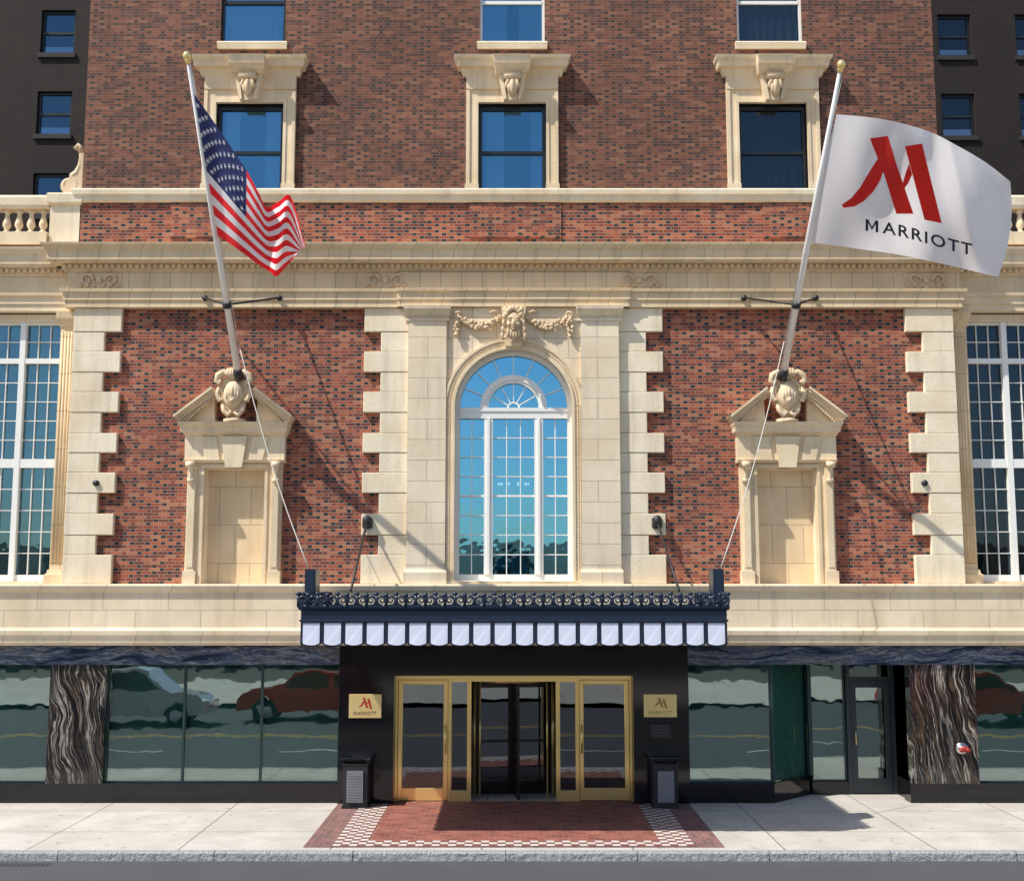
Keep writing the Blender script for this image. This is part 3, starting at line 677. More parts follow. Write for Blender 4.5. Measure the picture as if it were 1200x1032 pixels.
yD=.10; zT=2.35
ef=empty('entrance',(0,yD,0),hotel,label="polished brass entrance with revolving door")
f=M()
f.box(-2.265,2.265,yD-.03,yD+.15,zT-.07,zT)
for x0,x1 in((-2.265,-2.22),(2.22,2.265),(-1.25,-1.215),(1.215,1.25),(-.86,-.81),(.81,.86)): f.box(x0,x1,yD-.03,yD+.15,0,zT-.07)
for k in(-1,1):
    x0,x1=sorted((k*.86,k*1.215)); f.box(x0,x1,yD,yD+.1,0,.2); f.box(x0,x1,yD,yD+.1,zT-.12,zT-.07)
    for xx in (x0,x1-.03): f.box(xx,xx+.03,yD,yD+.1,.2,zT-.12)
f.box(-.81,.81,yD-.01,yD+.12,zT-.11,zT-.07)
f.obj('brass_frame',gold,ef)
g=M(); g.box(-1.185,-.89,yD+.05,yD+.054,.2,zT-.12); g.box(.89,1.185,yD+.05,yD+.054,.2,zT-.12); g.obj('sidelight_glass',gDo,ef,sp=.2)
for k in(-1,1):
    a,b=sorted((k*1.257,k*2.213)); d=empty('door',((a+b)/2,yD,0),hotel,label="brass framed glass entrance door"); f=M(); sw_=.088
    f.cbox(a,a+sw_,yD,yD+.06,.02,zT-.08,.008); f.cbox(b-sw_,b,yD,yD+.06,.02,zT-.08,.008); f.cbox(a+sw_,b-sw_,yD,yD+.06,.02,.25,.008); f.cbox(a+sw_,b-sw_,yD,yD+.06,zT-.17,zT-.08,.008)
    f.obj('frame',gold,d)
    g=M(); g.box(a+sw_,b-sw_,yD+.028,yD+.032,.25,zT-.17); g.obj('glass',gDo,d)
    h=M(); hx=(b-.045) if k<0 else (a+.045); h.tube([(hx,yD,.9),(hx,yD-.08,.92),(hx,yD-.08,1.4),(hx,yD,1.42)],.02,8); h.obj('handle',gold,d)
rv=empty('revolving_door',(0,.95,0),hotel,label="dark bronze revolving door"); f=M(); f2=M(); g=M()
f2.lathe((0,.95,2.2),[(.02,0),(.80,0),(.80,.1),(.02,.1)],32)
for k in(-1,1):
    for s_ in range(5):
        a=math.radians(-35+70*s_/4)+(0 if k>0 else math.pi); f2.tube([(.8*math.cos(a),.95+.8*math.sin(a),0),(.8*math.cos(a),.95+.8*math.sin(a),2.2)],.02,6)
for q_ in range(4):
    a=math.radians(-83+90*q_); dx,dy=math.cos(a),math.sin(a); nx,ny=-dy*.022,dx*.022
    def slab(r0,r1,z0,z1,m,t=1.0):
        v=[];
        for r in(r0,r1):
            for sg in(-1,1):
                for z in(z0,z1): v.append((dx*r+nx*sg*t,.95+dy*r+ny*sg*t,z))
        m.add(v,[(0,1,3,2),(4,6,7,5),(0,4,5,1),(2,3,7,6),(1,5,7,3),(0,2,6,4)])
    slab(.03,.11,.02,2.18,f); slab(.68,.77,.02,2.18,f); slab(.11,.68,.02,.26,f); slab(.11,.68,2.06,2.18,f); slab(.11,.68,1.0,1.05,f,1.4); slab(.11,.68,.26,2.06,g,.1)
f.tube([(0,.95,0),(0,.95,2.2)],.035,8)
f.obj('door_wings',plain('dark_bronze',(0.020,0.016,0.012),0.25,.3),rv); f2.obj('drum',gold,rv); g.obj('glass',gDo,rv)
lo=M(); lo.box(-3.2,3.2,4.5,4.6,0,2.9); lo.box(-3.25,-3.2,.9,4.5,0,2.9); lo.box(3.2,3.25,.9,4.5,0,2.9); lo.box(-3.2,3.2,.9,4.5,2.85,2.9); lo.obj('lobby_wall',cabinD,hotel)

# signs
def text_mesh(txt,size,offset=0.0,space=1.0):
    cu=bpy.data.curves.new('t','FONT'); cu.body=txt; cu.size=size; cu.offset=offset; cu.space_character=space; cu.resolution_u=3
    ob=bpy.data.objects.new('t',cu); bpy.context.scene.collection.objects.link(ob)
    dg=bpy.context.evaluated_depsgraph_get(); dg.update()
    me=bpy.data.meshes.new_from_object(ob.evaluated_get(dg))
    vs=[(v.co.x,v.co.y) for v in me.vertices]; fs=[tuple(p.vertices) for p in me.polygons]
    bpy.data.objects.remove(ob); x0=min(v[0] for v in vs);x1=max(v[0] for v in vs)
    y0=min(v[1] for v in vs);y1=max(v[1] for v in vs)
    return [((v[0]-x0)/(x1-x0),(v[1]-y0)/(y1-y0)) for v in vs],fs
def word():
    vs,fs=text_mesh('ARRIOTT',1,.014,1.18); vs=[(.158+.842*a,b) for a,b in vs]
    q=len(vs); W_=.118; s_=.024
    mv=[(0,0.01),(s_,0.01),(s_,.70),(W_/2,.12),(W_-s_,.70),(W_-s_,.01),(W_,.01),(W_,.99),(W_-s_,.99),(W_/2,.40),(s_,.99),(0,.99)]
    vs+=mv; fs=list(fs)+[tuple(q+i for i in t) for t in ((0,1,2,11),(2,10,11),(2,3,9,10),(3,4,8,9),(4,7,8),(4,5,6,7))]
    return vs,fs
def cut(vs,fs,nx,ny):
    bm=bmesh.new(); bv=[bm.verts.new((v[0],v[1],0)) for v in vs]
    for f in fs:
        try: bm.faces.new([bv[i] for i in f])
        except ValueError: pass
    bmesh.ops.triangulate(bm,faces=bm.faces[:])
    xs=[v[0] for v in vs]; ys=[v[1] for v in vs]; x0,x1,y0,y1=min(xs),max(xs),min(ys),max(ys)
    for i in range(1,nx): bmesh.ops.bisect_plane(bm,geom=bm.verts[:]+bm.edges[:]+bm.faces[:],plane_co=(x0+(x1-x0)*i/nx,0,0),plane_no=(1,0,0))
    for i in range(1,ny): bmesh.ops.bisect_plane(bm,geom=bm.verts[:]+bm.edges[:]+bm.faces[:],plane_co=(0,y0+(y1-y0)*i/ny,0),plane_no=(0,1,0))
    bm.verts.index_update(); o=([(v.co.x,v.co.y) for v in bm.verts],[tuple(v.index for v in f.verts) for f in bm.faces]); bm.free(); return o
# emblem: two bold slanted strokes, a tapering tail on the first and a slim link before the second
LOGO=[[(1019,163),(1040,160),(1050,193),(1070,251),(1050,251),(1036,206)],
      [(1030,184),(1035,200),(1031,212),(1023,225),(1012,236),(1001,242.5),(988,244),(986,240.5),(997,233),(1007,221),(1016,206),(1024,193)],
      [(1060,172),(1080,169),(1090,210),(1103,262),(1083,258),(1071,213)],
      [(1065,192),(1068.5,205),(1064,215),(1059,222),(1057.5,215),(1061,203)]]
def plaque(px0,px1,py0,py1,em,fgL,lab):
    Y=-.16; x0,x1,z0,z1=rect(px0,px1,py0,py1,Y); s=M(); s.cbox(x0,x1,Y-.012,-.141,z0,z1,.006); o=s.obj('wall_sign',goldP,None,label=lab,category="sign")
    t=M(); w=x1-x0;h=z1-z0
    for pl_ in LOGO:
        pp=[(x0+w*(.30+.42*(a-986)/118),z0+h*(.38+.48*(262-b)/102)) for a,b in pl_]
        t.prism(pp,Y-.016,Y-.0125)
    t.obj('emblem',em,o)
    t=M(); vs,fs=word(); t.add([(x0+w*(.15+.70*a),Y-.015,z0+h*(.13+.15*b)) for a,b in vs],fs); t.obj('lettering',fgL,o,recalc=False)
brD=plain('brass_engraved',(0.46,0.29,0.09),0.5,.4)
plaque(409,447,813,841,redM,plain('letter_dark',(0.12,0.04,0.03),.5),"polished brass hotel sign with red emblem on black granite")
plaque(754.5,793,813,840,brD,brD,"brass hotel sign with engraved emblem on black granite")
x0,x1,z0,z1=rect(762,786,848,865,-.15); s=M(); s.cbox(x0,x1,-.16,-.141,z0,z1,.005); o=s.obj('small_plaque',iron,None,label="small dark metal plaque on black granite pier",category="plaque")
s=M()
for i in range(4): s.box(x0+.04,x1-.04,-.165,-.16,z0+.04+i*.06,z0+.065+i*.06)
s.obj('raised_lines',plain('plaque_grey',(0.06,0.055,0.05),.5),o)

# canopy
CY=-3.9; cw=3.41; zf0=Z(729,CY); zf1=Z(711,CY); zv=Z(753,CY)
cn=empty('canopy',(0,-2,zf0),hotel,label="navy entrance canopy with scrolled cresting and scalloped valance")
c=M(); c.ring(-cw,cw,-.14,[(zf0,.0),(zf0+.03,.03),(zf0+.05,.0),(zf1-.06,.0),(zf1-.03,.04),(zf1,.05)],y0=CY,ex=1); c.obj('fascia',navy,cn)
v=M(); npn=20; pw=2*cw/npn
def panel(o,ux,uy,w,nx,ny):
    pts=[(0,zf0),(w,zf0),(w,zv)]
    for j in range(1,10): a=math.pi*j/10; pts.append((w/2+w/2*math.cos(a),zv-.055*math.sin(a)))
    pts.append((0,zv))
    v.add([(o[0]+ux*a,o[1]+uy*a,z) for a,z in pts],[tuple(range(len(pts)))],0)
    bo=.036
    pts=[(bo,zf0-.012),(w-bo,zf0-.012),(w-bo,zv+.0)]
    for j in range(1,10): a=math.pi*j/10; pts.append((w/2+(w/2-bo)*math.cos(a),zv+.003-.038*math.sin(a)))
    pts.append((bo,zv+.0))
    v.add([(o[0]+ux*a+nx*(.006+.012*math.sin(math.pi*a/w)),o[1]+uy*a+ny*(.006+.012*math.sin(math.pi*a/w)),z) for a,z in pts],[tuple(range(len(pts)))],1)
for i in range(npn): panel((-cw+i*pw,CY+.01),1,0,pw,0,-1)
for k in(-1,1):
    for i in range(11): panel((k*cw,CY+.01+i*.33),0,1,.33,k,0)
v.obj('valance',[navy,fabW],cn,recalc=False)
cr=M(); zr=zf1
def crest(o,ux,uy,w):
    def pt(a,z): return (o[0]+ux*a,o[1]+uy*a,zr+z)
    for s_,c0 in((1,.27*w),(-1,.73*w)):
        pts=[];rd=[]
        for j in range(20):
            u=j/19; an=-math.pi/2+s_*(-1)*u*2.6*math.pi; rr=.085*(1-.75*u)
            pts.append(pt(c0+rr*math.cos(an),.11+rr*math.sin(an))); rd.append(.023*(1-.4*u))
        cr.tube(pts,rd,5)
    cr.tube([pt(.27*w,.03),pt(.5*w,.0),pt(.73*w,.03)],.02,5)
    cr.tube([pt(.5*w,.0),pt(.5*w,.14),pt(.5*w,.235)],[.03,.022,.012],5); cr.ball(pt(.5*w,.19),(.04,.03,.035),6,5); cr.ball(pt(0,.21),(.045,.03,.03),6,5); cr.tube([pt(0,0),pt(0,.2)],.02,5)
nw=22; ww=2*(cw+.05)/nw
for i in range(nw): crest((-cw-.05+i*ww,CY-.02),1,0,ww)
for k in(-1,1):
    for i in range(11): crest((k*(cw+.03),CY+i*.315),0,1,.315)
cr.box(-cw-.04,cw+.04,CY-.04,CY,zr-.01,zr+.025)
cr.obj('cresting',navy,cn)
bx=M()
for px in(367,838.5):
    x=X(px,680,-2.9); bx.box(x-.09,x+.09,-3.2,-2.75,zf1,Z(667,-2.9)); bx.box(x-.07,x+.07,-3.22,-3.2,zf1+.08,Z(667,-2.9)-.04)
bx.obj('roof_floodlight',navy,cn,sp=1)
st=M()
for pa,pb in(((430,612),(411,692)),((770.5,612),(796,692))):
    a=W3(*pa,-.2); b=W3(*pb,-2.6); st.tube([a,b],.022,6); st.tube([a+Vector((0,.2,.0)),a+Vector((0,0,0))],.03,8); st.ball(a+Vector((0,-.02,.03)),(.09,.07,.11),10,8); st.lathe((a.x,-.12,a.z-.12),[(.05,0),(.1,.03),(.1,.2),(.05,.24)],10)
st.obj('stay_rod',iron,cn,sp=.5)

# ------------------------------------------------ trash bins
def binf(cx,cy,lab):
    w=.275;h=.955; o=empty('trash_bin',(cx,cy,0),label=lab,category="trash bin",group="trash bins flanking the hotel entrance")
    b=M(); b.ring(cx-w+.03,cx+w-.03,cy+w-.02,[(0,.0),(.04,.0),(.04,-.02),(.78,-.02),(.79,.0),(.81,.0)],y0=cy-w+.03,ex=1); b.obj('body',iron,o)
    l=M()
    for k in(-1,1): l.box(cx+k*(w-.04)-.04,cx+k*(w-.04)+.04,cy-w+.03,cy+w-.03,.81,.90)
    l.box(cx-w+.08,cx+w-.08,cy-w+.18,cy+w-.03,.81,.90)
    l.ring(cx-w,cx+w,cy+w,[(.88,.0),(.90,.01),(.925,.005),(h,-.05)],y0=cy-w,ex=1); l.obj('hood',black,o)
    p=M(); p.box(cx-.15,cx+.15,cy-w-.005,cy-w+.06,.12,.68)
    for i in range(10): p.box(cx-.12,cx+.12,cy-w-.012,cy-w-.005,.16+i*.048,.18+i*.048)
    p.obj('front_panel',grey,o)
binf(-2.92,-.42,"black square trash bin with grey panel beside black granite pier"); binf(2.80,-.42,"black square trash bin with grey panel beside black granite pier")
x,z=U(1129,877,-.2); s=M(); s.tube([(x,-.10,z),(x,-.13,z)],.11,16); s.tube([(x,-.12,z),(x,-.24,z)],.055,12); o=s.obj('fire_hose_connection',plain('chrome',(0.7,0.7,0.7),0.25,1.0),None,label="chrome and red fire hose inlet on striped marble pier",category="fire hose connection")
s=M()
for k in(-1,1): s.tube([(x+k*.05,-.22,z),(x+k*.07,-.29,z-.02)],.04,10)
s.tube([(x,-.24,z+.0),(x,-.27,z)],.06,12); s.obj('cap',plain('red_cap',(0.4,0.03,0.02),0.4),o)

# ------------------------------------------------ flagpoles and flags
def polefn(i):
    if i==0: b=W3(279,438,-.55); t=W3(220,70,-4.6)
    else: b=W3(918,438,-.55); t=W3(985,80,-4.6)
    return b,t
def at_py(i,py):
    b,t=polefn(i); lo,hi=0,1
    for _ in range(30):
        m=(lo+hi)/2
        if proj(b.lerp(t,m))[1]>py: lo=m
        else: hi=m
    return b.lerp(t,lo)
rope=plain('rope',(0.6,0.58,0.52),.8)
for i in (0,1):
    b,t=polefn(i); o=empty('flagpole',b,label="white angled flagpole above stone niche",category="flagpole",group="flagpoles angled out from the facade")
    p=M(); p.tube([b,b.lerp(t,.5),t],[.07,.055,.032],12); p.obj('pole',metal,o)
    fi=M(); d=(t-b).normalized(); fi.ball(t+d*.06,.075,12,8); fi.tube([t-d*.06,t+d*.02],.05,10); fi.obj('finial',gold,o)
    br=M(); m=at_py(i,357)
    for px in((240,327) if i==0 else (872,956)):
        q=W3(px,349,-.26); br.tube([m,q],.020,6); br.tube([q+Vector((0,.06,0)),q+Vector((0,-.03,0))],.055,8)
    br.tube([m-d*.05,m+d*.05],.085,10); br.obj('brace',iron,o)
    br=M(); br.tube([b-d*.12,b+d*.1],.085,10); br.tube([b,Vector((b.x,-.1,b.z-.05))],.06,8)
    br.obj('base_socket',iron,o)
    r=M(); e_=W3(361 if i==0 else 845,664,-2.9); s0=at_py(i,400)+Vector((.1*(1 if i==0 else -1),0,0)); mid=[]
    for j in range(13):
        u=j/12; q=s0.lerp(e_,u); q.z-=.25*math.sin(math.pi*u); mid.append(q)
    r.tube(mid,.010,5); top=t-d*.2; r.tube([top+Vector((.05,-.03,0)),s0],.008,5); r.obj('halyard',rope,o)

def cat(tab,u):
    n=len(tab); k=0
    while k<n-2 and u>tab[k+1][0]: k+=1
    t=(u-tab[k][0])/(tab[k+1][0]-tab[k][0])
    P1=tab[k];P2=tab[k+1];P0=tab[max(k-1,0)];P3=tab[min(k+2,n-1)]
    out=[]
    for c in(0,1):
        h=P2[0]-P1[0]
        m1=(P2[1][c]-P0[1][c])/(P2[0]-P0[0])*h; m2_=(P3[1][c]-P1[1][c])/(P3[0]-P1[0])*h
        out.append((2*t**3-3*t**2+1)*P1[1][c]+(t**3-2*t*t+t)*m1+(-2*t**3+3*t*t)*P2[1][c]+(t**3-t*t)*m2_)
    return out
def fabric(name,col,tr=.3):
    m,nt,b,o=newmat(name); P,x,y,z=pos(nt)
    b.inputs['Base Color'].default_value=(*col,1); b.inputs['Roughness'].default_value=.75
    t=N(nt,'ShaderNodeBsdfTranslucent'); t.inputs[0].default_value=(*col,1)
    mx=N(nt,'ShaderNodeMixShader'); mx.inputs[0].default_value=tr; nt.links.new(b.outputs[0],mx.inputs[1]); nt.links.new(t.outputs[0],mx.inputs[2]); nt.links.new(mx.outputs[0],o.inputs[0])
    bump(nt,b,noise(nt,P,7,3),.02,.5); return m
fR=fabric('flag_red',(0.90,0.015,0.025),.35); fW=fabric('flag_white',(0.96,0.96,0.98),.55); fB=fabric('flag_blue',(0.010,0.020,0.12),.2); fK=fabric('flag_black',(0.015,0.018,0.04),.1); fRd=fabric('flag_emblem_red',(0.62,0.015,0.01),.2)
US_T=[(0,(226,108)),(.2,(254,148)),(.44,(289,200)),(.58,(303,226)),(.70,(313,243)),(.80,(327,236)),(.89,(341,231)),(1,(358,290))]
US_B=[(0,(249,273)),(.2,(264,282)),(.44,(288,299)),(.58,(304,311)),(.72,(317,319)),(.82,(324,324)),(.91,(334,314)),(1,(347,299))]
def us2(u,v):
    a=cat(US_T,u);b=cat(US_B,u); k=.6*math.sin(v*4+u*6)*u*math.sin(math.pi*v)
    return a[0]+(b[0]-a[0])*v+k, a[1]+(b[1]-a[1])*v+3*math.sin(math.pi*v)*math.sin(u*5)*u
def usS(u,v):
    p=us2(u,v); h=at_py(0,108+165*v)
    e=max(0,u-.70)/.30
    Y=h.y+.17*math.sin(u*9+v*1.6)*min(1,u*4)+.05*math.sin(u*21-v*3)*min(1,u*3)-.22*min(u,.7)+.25*math.sin(math.pi*min(1,e*1.2))*(.6+.4*v)
    return W3(p[0],p[1],Y)
def flagmesh(fn,nu,nv,matf):
    m=M(); vs=[fn(i/nu,j/nv) for i in range(nu+1) for j in range(nv+1)]; m.v=[tuple(v) for v in vs]
    for i in range(nu):
        for j in range(nv):
            a=i*(nv+1)+j; m.f.append((a,a+1,a+nv+2,a+nv+1)); m.m.append(matf((i+.5)/nu,(j+.5)/nv)); m.s.append(True)
    return m
def usmat(u,v):
    if u<.44 and v<7/13: return 2
    return 0 if int(v*13)%2==0 else 1
m=flagmesh(usS,100,52,usmat)
for r in range(9):
    for c_ in range(6 if r%2==0 else 5):
        u=.44*((2*c_+1+(r%2))/12); v=(7/13)*(r+1)/10; pts=[]; c0=usS(u,v); e1=(usS(u+.01,v)-c0).normalized(); e2=usS(u,v-.01)-c0; e2=(e2-e1*e2.dot(e1)).normalized()
        for q in range(10):
            a=math.pi/2+math.pi*q/5; rr=(.058 if q%2==0 else .025); pts.append(c0+e1*(rr*math.cos(a))+e2*(rr*math.sin(a))+Vector((0,-.025,-.012)))
        m.add(pts,[tuple(range(10))],1)
m.obj('national_flag',[fR,fW,fB],None,recalc=False,label="American stars and stripes flag draped from angled pole",category="flag")
MT=[(0,(980,134)),(.25,(1035,140)),(.5,(1088,154)),(.68,(1122,171)),(.85,(1156,191)),(1,(1184,213))]
MB=[(0,(945,283)),(.25,(1001,291)),(.5,(1056,299)),(.75,(1112,311)),(1,(1170,325))]
def m2(u,v):
    a=cat(MT,u);b=cat(MB,u); bow=math.sin(math.pi*v)*7*max(u,0)**4
    return a[0]+(b[0]-a[0])*v+bow, a[1]+(b[1]-a[1])*v
def mS(u,v):
    p=m2(u,v); h=at_py(1,134+149*v)
    Y=h.y+.13*math.sin(u*9+v*2.5)*min(1,u*3)+.07*math.sin(u*20-v*5)*min(1,u*2)-.1*u+.15*math.exp(-((u-.62-.28*v)/.05)**2)
    return W3(p[0],p[1],Y)
def minv(x,y):
    u=(x-960)/220; v=(y-134)/160
    for _ in range(10):
        p=m2(u,v); e=1e-3; pu=m2(u+e,v); pv=m2(u,v+e)
        a=(pu[0]-p[0])/e;b=(pv[0]-p[0])/e;c=(pu[1]-p[1])/e;d=(pv[1]-p[1])/e; dt=a*d-b*c
        rx,ry=x-p[0],y-p[1]; u+=(d*rx-b*ry)/dt; v+=(a*ry-c*rx)/dt; u=min(.999,max(.001,u));v=min(.999,max(.001,v))
    return u,v
m=flagmesh(mS,90,50,lambda u,v:0)
for pl_ in LOGO:
    vs,fs=cut(pl_,[tuple(range(len(pl_)))],10,12)
    m.add([mS(*minv(*p))+Vector((0,-.02,0)) for p in vs],fs,1,True)
vs,fs=word(); vs,fs=cut(vs,fs,30,2)
m.add([mS(*minv(1014+125*a,271+27*a-14*b-2*math.sin(a*5)))+Vector((0,-.02,0)) for a,b in vs],fs,2,True)
m.obj('hotel_flag',[fW,fRd,fK],None,recalc=False,label="white hotel flag with red emblem flying from angled pole",category="flag")

# ------------------------------------------------ towers behind, their shade painted into the brick colour
silD=plain('dark_sill',(0.03,0.026,0.024),.8); bliG=plain('blind_grey',(0.16,0.19,0.22),.9)
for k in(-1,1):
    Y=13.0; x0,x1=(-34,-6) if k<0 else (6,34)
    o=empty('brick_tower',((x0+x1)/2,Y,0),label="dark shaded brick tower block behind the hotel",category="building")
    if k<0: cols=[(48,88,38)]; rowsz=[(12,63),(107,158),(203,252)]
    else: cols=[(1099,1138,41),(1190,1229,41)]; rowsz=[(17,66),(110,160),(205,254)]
    holes=[]
    for a,b,pm in cols:
        xa,xb=X(a,pm,Y),X(b,pm,Y)
        for dx in ((0,-3.2) if k<0 else (0,)):
            for p0,p1 in rowsz: holes.append((xa+dx,xb+dx,Z(p1,Y),Z(p0,Y)))
    w=M(); w.wall(x0,x1,0,34,holes,Y,.3); w.obj('wall',brickSh,o)
    for h in holes:
        wn=empty('window',((h[0]+h[1])/2,Y,h[2]),o); f=M(); y=Y+.12
        f.box(h[0],h[0]+.08,y,y+.1,h[2],h[3]); f.box(h[1]-.08,h[1],y,y+.1,h[2],h[3]); f.box(h[0]+.08,h[1]-.08,y,y+.1,h[3]-.08,h[3]); f.box(h[0]+.08,h[1]-.08,y,y+.1,h[2],h[2]+.08); zm=(h[2]+h[3])/2; f.box(h[0]+.08,h[1]-.08,y,y+.1,zm-.04,zm+.04)
        f.obj('frame',darkf,wn); g=M(); g.box(h[0]+.08,h[1]-.08,y+.05,y+.055,h[2]+.08,h[3]-.08); g.obj('glass',gTw if k<0 else gDk,wn)
        s=M(); s.box(h[0]-.06,h[1]+.06,Y-.08,Y,h[2]-.15,h[2]); s.obj('sill',silD,wn)
        c=M(); c.box(h[0],h[1],Y+.3,Y+.32,h[2]+(h[3]-h[2])*.25,h[3]); c.obj('blind',bliG,wn)

# ------------------------------------------------ ground
def sheet(x0,x1,y0,y1,z,mat,name):
    m=M(); m.add([(x0,y0,z),(x1,y0,z),(x1,y1,z),(x0,y1,z)],[(0,1,2,3)]); return m.obj(name,mat,None,recalc=False,kind="structure")
def concrete():
    m,nt,b,o=newmat('concrete_paving'); P,x,y,z=pos(nt)
    br=N(nt,'ShaderNodeTexBrick'); br.offset=0.0; br.inputs['Scale'].default_value=1; br.inputs['Brick Width'].default_value=2.35; br.inputs['Row Height'].default_value=1.85
    br.inputs['Mortar Size'].default_value=0.012; br.inputs['Color1'].default_value=(0,0,0,1); br.inputs['Color2'].default_value=(1,1,1,1); br.inputs['Mortar Smooth'].default_value=.2
    nt.links.new(comb(nt,mth(nt,'ADD',x,.5),mth(nt,'ADD',y,10.1)),br.inputs['Vector'])
    n1=noise(nt,P,1.3,6,.6); n2=noise(nt,P,45,3,.7)
    c=mixc(nt,ramp(nt,n1,[(.3,0.0),(.7,1.0)]),(0.48,0.44,0.39),(0.66,0.62,0.56))
    c=mixc(nt,mth(nt,'MULTIPLY',br.outputs['Color'],.5),c,(0.50,0.43,0.36))
    c=mixc(nt,ramp(nt,n2,[(.3,.35),(.5,0.0)]),c,(0.30,0.27,0.24))
    c=mixc(nt,ramp(nt,noise(nt,P,6,2,.4),[(.66,0.0),(.69,.45)]),c,(0.22,0.20,0.18))
    c=mixc(nt,br.outputs['Fac'],c,(0.18,0.16,0.14))
    nt.links.new(c,b.inputs['Base Color']); b.inputs['Roughness'].default_value=.85; bump(nt,b,n2,.006,.5); return m
def asphalt():
    m,nt,b,o=newmat('asphalt'); P,x,y,z=pos(nt)
    n1=noise(nt,P,0.9,5); n2=noise(nt,P,70,3,.8)
    c=mixc(nt,n1,(0.075,0.078,0.083),(0.115,0.118,0.124)); c=mixc(nt,ramp(nt,n2,[(.35,.6),(.6,0.0)]),c,(0.03,0.03,0.033))
    c=mixc(nt,ramp(nt,n2,[(.62,0.0),(.75,.5)]),c,(0.28,0.27,0.26))
    nt.links.new(c,b.inputs['Base Color']); b.inputs['Roughness'].default_value=.8; bump(nt,b,n2,.01,.7); return m
KY=-4.10; asp=asphalt(); conc=concrete()
sheet(-900,900,-900,900,-.15,plain('distant_ground',(0.10,0.10,0.09),.9,0,.3,.05),'ground')
sheet(-120,120,-19,KY-.15,-.13,asp,'road')
sw=M(); sw.box(-120,120,KY,1.4,-.145,0.0); sw.obj('sidewalk',conc,None,kind="structure")
kb=M(); x=-30
while x<30:
    l=random.uniform(1.8,2.4); kb.add([(x,KY-.15,-.15),(x+l-.012,KY-.15,-.15),(x+l-.012,KY-.15,-.02),(x,KY-.15,-.02),(x,KY-.13,.003),(x+l-.012,KY-.13,.003),(x+l-.012,KY,.003),(x,KY,.003)],[(0,1,2,3),(3,2,5,4),(4,5,6,7)]); x+=l
def granite():
    m,nt,b,o=newmat('kerb_granite'); P,x,y,z=pos(nt); n=noise(nt,P,30,5,.8); n2=noise(nt,P,9,4,.7)
    c=ramp(nt,n,[(.3,(0.14,0.155,0.16)),(.5,(0.36,0.38,0.385)),(.7,(0.54,0.55,0.54))]); nt.links.new(c,b.inputs['Base Color']); b.inputs['Roughness'].default_value=.8; bump(nt,b,n2,.06,1); return m
kb.obj('kerb',granite(),None,kind="structure")
sheet(-120,120,-30,-19,0.0,conc,'opposite_sidewalk')
cxL=3.30; cyF=GP(600,993)[1]+.02
def paver(name,cols,mortar,bw,bh,off=.5,rot=False):
    m,nt,b,o=newmat(name); P,x,y,z=pos(nt)
    br=N(nt,'ShaderNodeTexBrick'); br.offset=off; br.inputs['Scale'].default_value=1; br.inputs['Brick Width'].default_value=bw; br.inputs['Row Height'].default_value=bh
    br.inputs['Mortar Size'].default_value=.006; br.inputs['Color1'].default_value=(0,0,0,1); br.inputs['Color2'].default_value=(1,1,1,1)
    nt.links.new(comb(nt,y,x) if rot else comb(nt,x,y),br.inputs['Vector'])
    c=ramp(nt,br.outputs['Color'],[(i/(len(cols)-1),q) for i,q in enumerate(cols)]); c=mixc(nt,br.outputs['Fac'],c,mortar)
    n=noise(nt,P,2.5,5); c=mixc(nt,1.0,c,ramp(nt,n,[(.3,.8),(.7,1.15)]),'MULTIPLY')
    nt.links.new(c,b.inputs['Base Color']); b.inputs['Roughness'].default_value=.8; bump(nt,b,mth(nt,'SUBTRACT',n,br.outputs['Fac']),.006,.6); return m
pavR=paver('brick_paving',[(0.27,0.07,0.05),(0.38,0.115,0.075),(0.21,0.052,0.044),(0.42,0.145,0.09)],(0.27,0.21,0.17),.2,.1)
pavD=paver('brick_paving_border',[(0.20,0.10,0.09),(0.30,0.14,0.12),(0.16,0.09,0.09)],(0.25,0.2,0.18),.2,.1,.5,True)
sheet(-cxL,cxL,cyF,0.1,.004,pavD,'brick_paving')
sheet(-cxL+.45,cxL-.45,cyF+.10,0.1,.008,pavR,'brick_paving_field')
ch=M(); q=.13; fx0=-cxL+.45; nT=int(round((2*(cxL-.45))/q)); q=(2*(cxL-.45))/nT
def tile(x,y,i): ch.add([(x,y,.012),(x+q-.006,y,.012),(x+q-.006,y+q-.006,.012),(x,y+q-.006,.012)],[(0,1,2,3)],i)
for j in range(30):
    y=cyF+.08+j*q
    if y>-.3: break
    for i in range(nT):
        if j<3 or i<4 or i>=nT-4: tile(fx0+i*q,y,(i+j)%2)
ch.obj('checker_paving_border',[plain('white_tile',(0.66,0.63,0.58),.7,0,.2,9),plain('red_tile',(0.26,0.10,0.08),.8,0,.2,9)],None,recalc=False,kind="structure")
mk=M(); 
for i in range(-8,9): mk.add([(i*6,-8.0,-.126),(i*6+3,-8.0,-.126),(i*6+3,-7.88,-.126),(i*6,-7.88,-.126)],[(0,1,2,3)])
mk.obj('road_marking',plain('road_paint',(0.6,0.6,0.56),.7),None,kind="structure",recalc=False)
mk=M()
for y in(-11.0,-11.3): mk.add([(-60,y,-.126),(60,y,-.126),(60,y+.11,-.126),(-60,y+.11,-.126)],[(0,1,2,3)])
mk.obj('centre_line',plain('road_paint_yellow',(0.55,0.38,0.10),.7),None,kind="structure",recalc=False)
x,y=GP(20,1013,-.13); s=M()
for i in range(14): s.box(x-.5+i*.07,x-.5+i*.07+.035,y-.06,y+.06,-.128,-.122)
s.box(x-.52,x+.5,y-.08,y-.06,-.128,-.121); s.box(x-.52,x+.5,y+.06,y+.08,-.128,-.121)
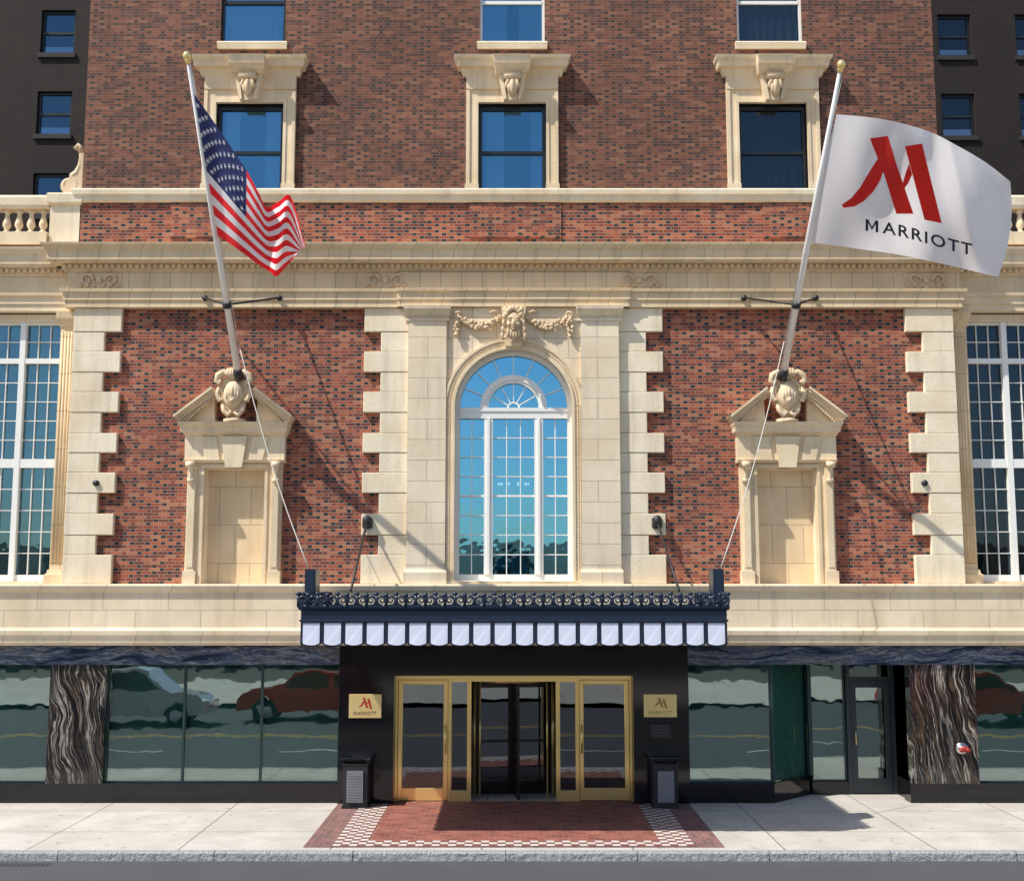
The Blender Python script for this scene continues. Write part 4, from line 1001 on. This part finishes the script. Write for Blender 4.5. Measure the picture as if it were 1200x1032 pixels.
s.obj('storm_drain_grate',plain('worn_iron',(0.10,0.10,0.10),.6,.3),None,label="iron storm drain grate in road by kerb",category="drain grate")

# ------------------------------------------------ street behind the camera (seen mirrored in the glass)
ob=empty('office_building',(0,-46,0),label="long low stone building across the street",category="building")
w=M(); holes=[]
for i in range(-7,8):
    for z in(.8,3.9): holes.append((i*5-1.1,i*5+1.1,z,z+2.0))
w.wall(-40,40,0,6.4,holes,-42,-.3); w.box(-40,40,-60,-42.35,0,6.3); w.obj('wall',stoneM,ob)
for h in holes:
    g=M(); g.box(h[0],h[1],-42.25,-42.2,h[2],h[3]); g.obj('window',gDk,ob)
def car(cx,cy,col,lab,h=1.65,flip=1):
    o=empty('parked_car',(cx,cy,-.13),label=lab,category="car",group="cars in the street"); z0=-.13
    cm=plain('car_paint',col,.25,.2,.03,3,coat=1)
    def sec(pts,wb,wt,zb,zt,m,mi):
        n=len(pts); vs=[]
        for sgn in(-1,1):
            for a,z in pts:
                t=max(0,min(1,(z-zb)/(zt-zb))); vs.append((cx+flip*a,cy+sgn*(wb+(wt-wb)*t),z0+z))
        m.add(vs,[tuple(range(n)),tuple(range(2*n-1,n-1,-1))]+[(i,(i+1)%n,(i+1)%n+n,i+n) for i in range(n)],mi)
    b=M(); body=[(-2.2,.35),(-2.28,.6),(-2.2,.95),(-1.9,1.0),(1.0,1.0),(2.05,.88),(2.25,.7),(2.25,.35)]
    for ax in(1.4,-1.35):
        body+=[(ax+.38*math.cos(a),.33+.38*math.sin(a)) for a in [math.pi*j/8 for j in range(9)]]
    sec(body,.92,.86,.35,1.0,b,0)
    sec([(-2.05,.99),(-1.75,h-.08),(-1.4,h),(.1,h),(.45,h-.07),(1.15,.99)],.84,.66,1.0,h,b,0); b.obj('body',cm,o)
    g=M(); sec([(-1.8,1.05),(-1.62,h-.14),(-.7,h-.1),(-.7,1.05)],.85,.68,1.0,h,g,0); sec([(-.62,1.05),(-.62,h-.1),(.1,h-.1),(.36,h-.14),(.92,1.05)],.85,.68,1.0,h,g,0); g.obj('side_window',gDk,o)
    for ax in(1.4,-1.35):
        for s_ in(-1,1):
            t=M(); t.tube([(cx+flip*ax,cy+s_*.70,z0+.33),(cx+flip*ax,cy+s_*.92,z0+.33)],.33,20,0); t.tube([(cx+flip*ax,cy+s_*.9,z0+.33),(cx+flip*ax,cy+s_*.93,z0+.33)],.2,14,1); t.obj('wheel',[iron,metal],o)
    for s_ in(-1,1):
        l=M(); l.ball((cx+flip*2.2,cy+s_*.65,z0+.72),(.1,.2,.08)); l.obj('headlight',white,o)
        l=M(); l.ball((cx-flip*2.2,cy+s_*.7,z0+.8),(.08,.14,.14)); l.obj('taillight',fR,o)
car(-11.6,-14.2,(0.80,0.82,0.84),"silver car on the street facing the hotel",1.7); car(-6.4,-15.5,(0.65,0.03,0.03),"red car on the street facing the hotel",1.55,-1); car(14.5,-14.5,(0.65,0.03,0.03),"red car on the street facing the hotel",1.6)

# ------------------------------------------------ light and camera
d=Vector((2.0,1.2,-3.0)).normalized()
sn=bpy.data.lights.new('sun','SUN'); sn.energy=5.0; sn.angle=math.radians(.5); sn.color=(1,.965,.89)
so=bpy.data.objects.new('sun',sn); bpy.context.scene.collection.objects.link(so); so.rotation_euler=d.to_track_quat('-Z','Y').to_euler(); so.location=(-10,-10,20)
w=bpy.data.worlds.new('World'); bpy.context.scene.world=w; w.use_nodes=True; nt=w.node_tree
bg=nt.nodes['Background']; sk=nt.nodes.new('ShaderNodeTexSky'); sk.sky_type='NISHITA'; sk.sun_disc=False
sk.sun_elevation=math.asin(-d.z); sk.sun_rotation=math.atan2(-d.x,-d.y); nt.links.new(sk.outputs[0],bg.inputs[0]); bg.inputs[1].default_value=.15
cam=bpy.data.cameras.new('camera'); co=bpy.data.objects.new('camera',cam); bpy.context.scene.collection.objects.link(co)
co.location=(CXC,-D,H); co.rotation_euler=(math.radians(90)+TH,0,0); cam.sensor_width=36; cam.lens=F/1200*36; cam.clip_end=3000
sc=bpy.context.scene; sc.camera=co; sc.view_settings.view_transform='Standard'; sc.view_settings.look='None'; sc.view_settings.exposure=0
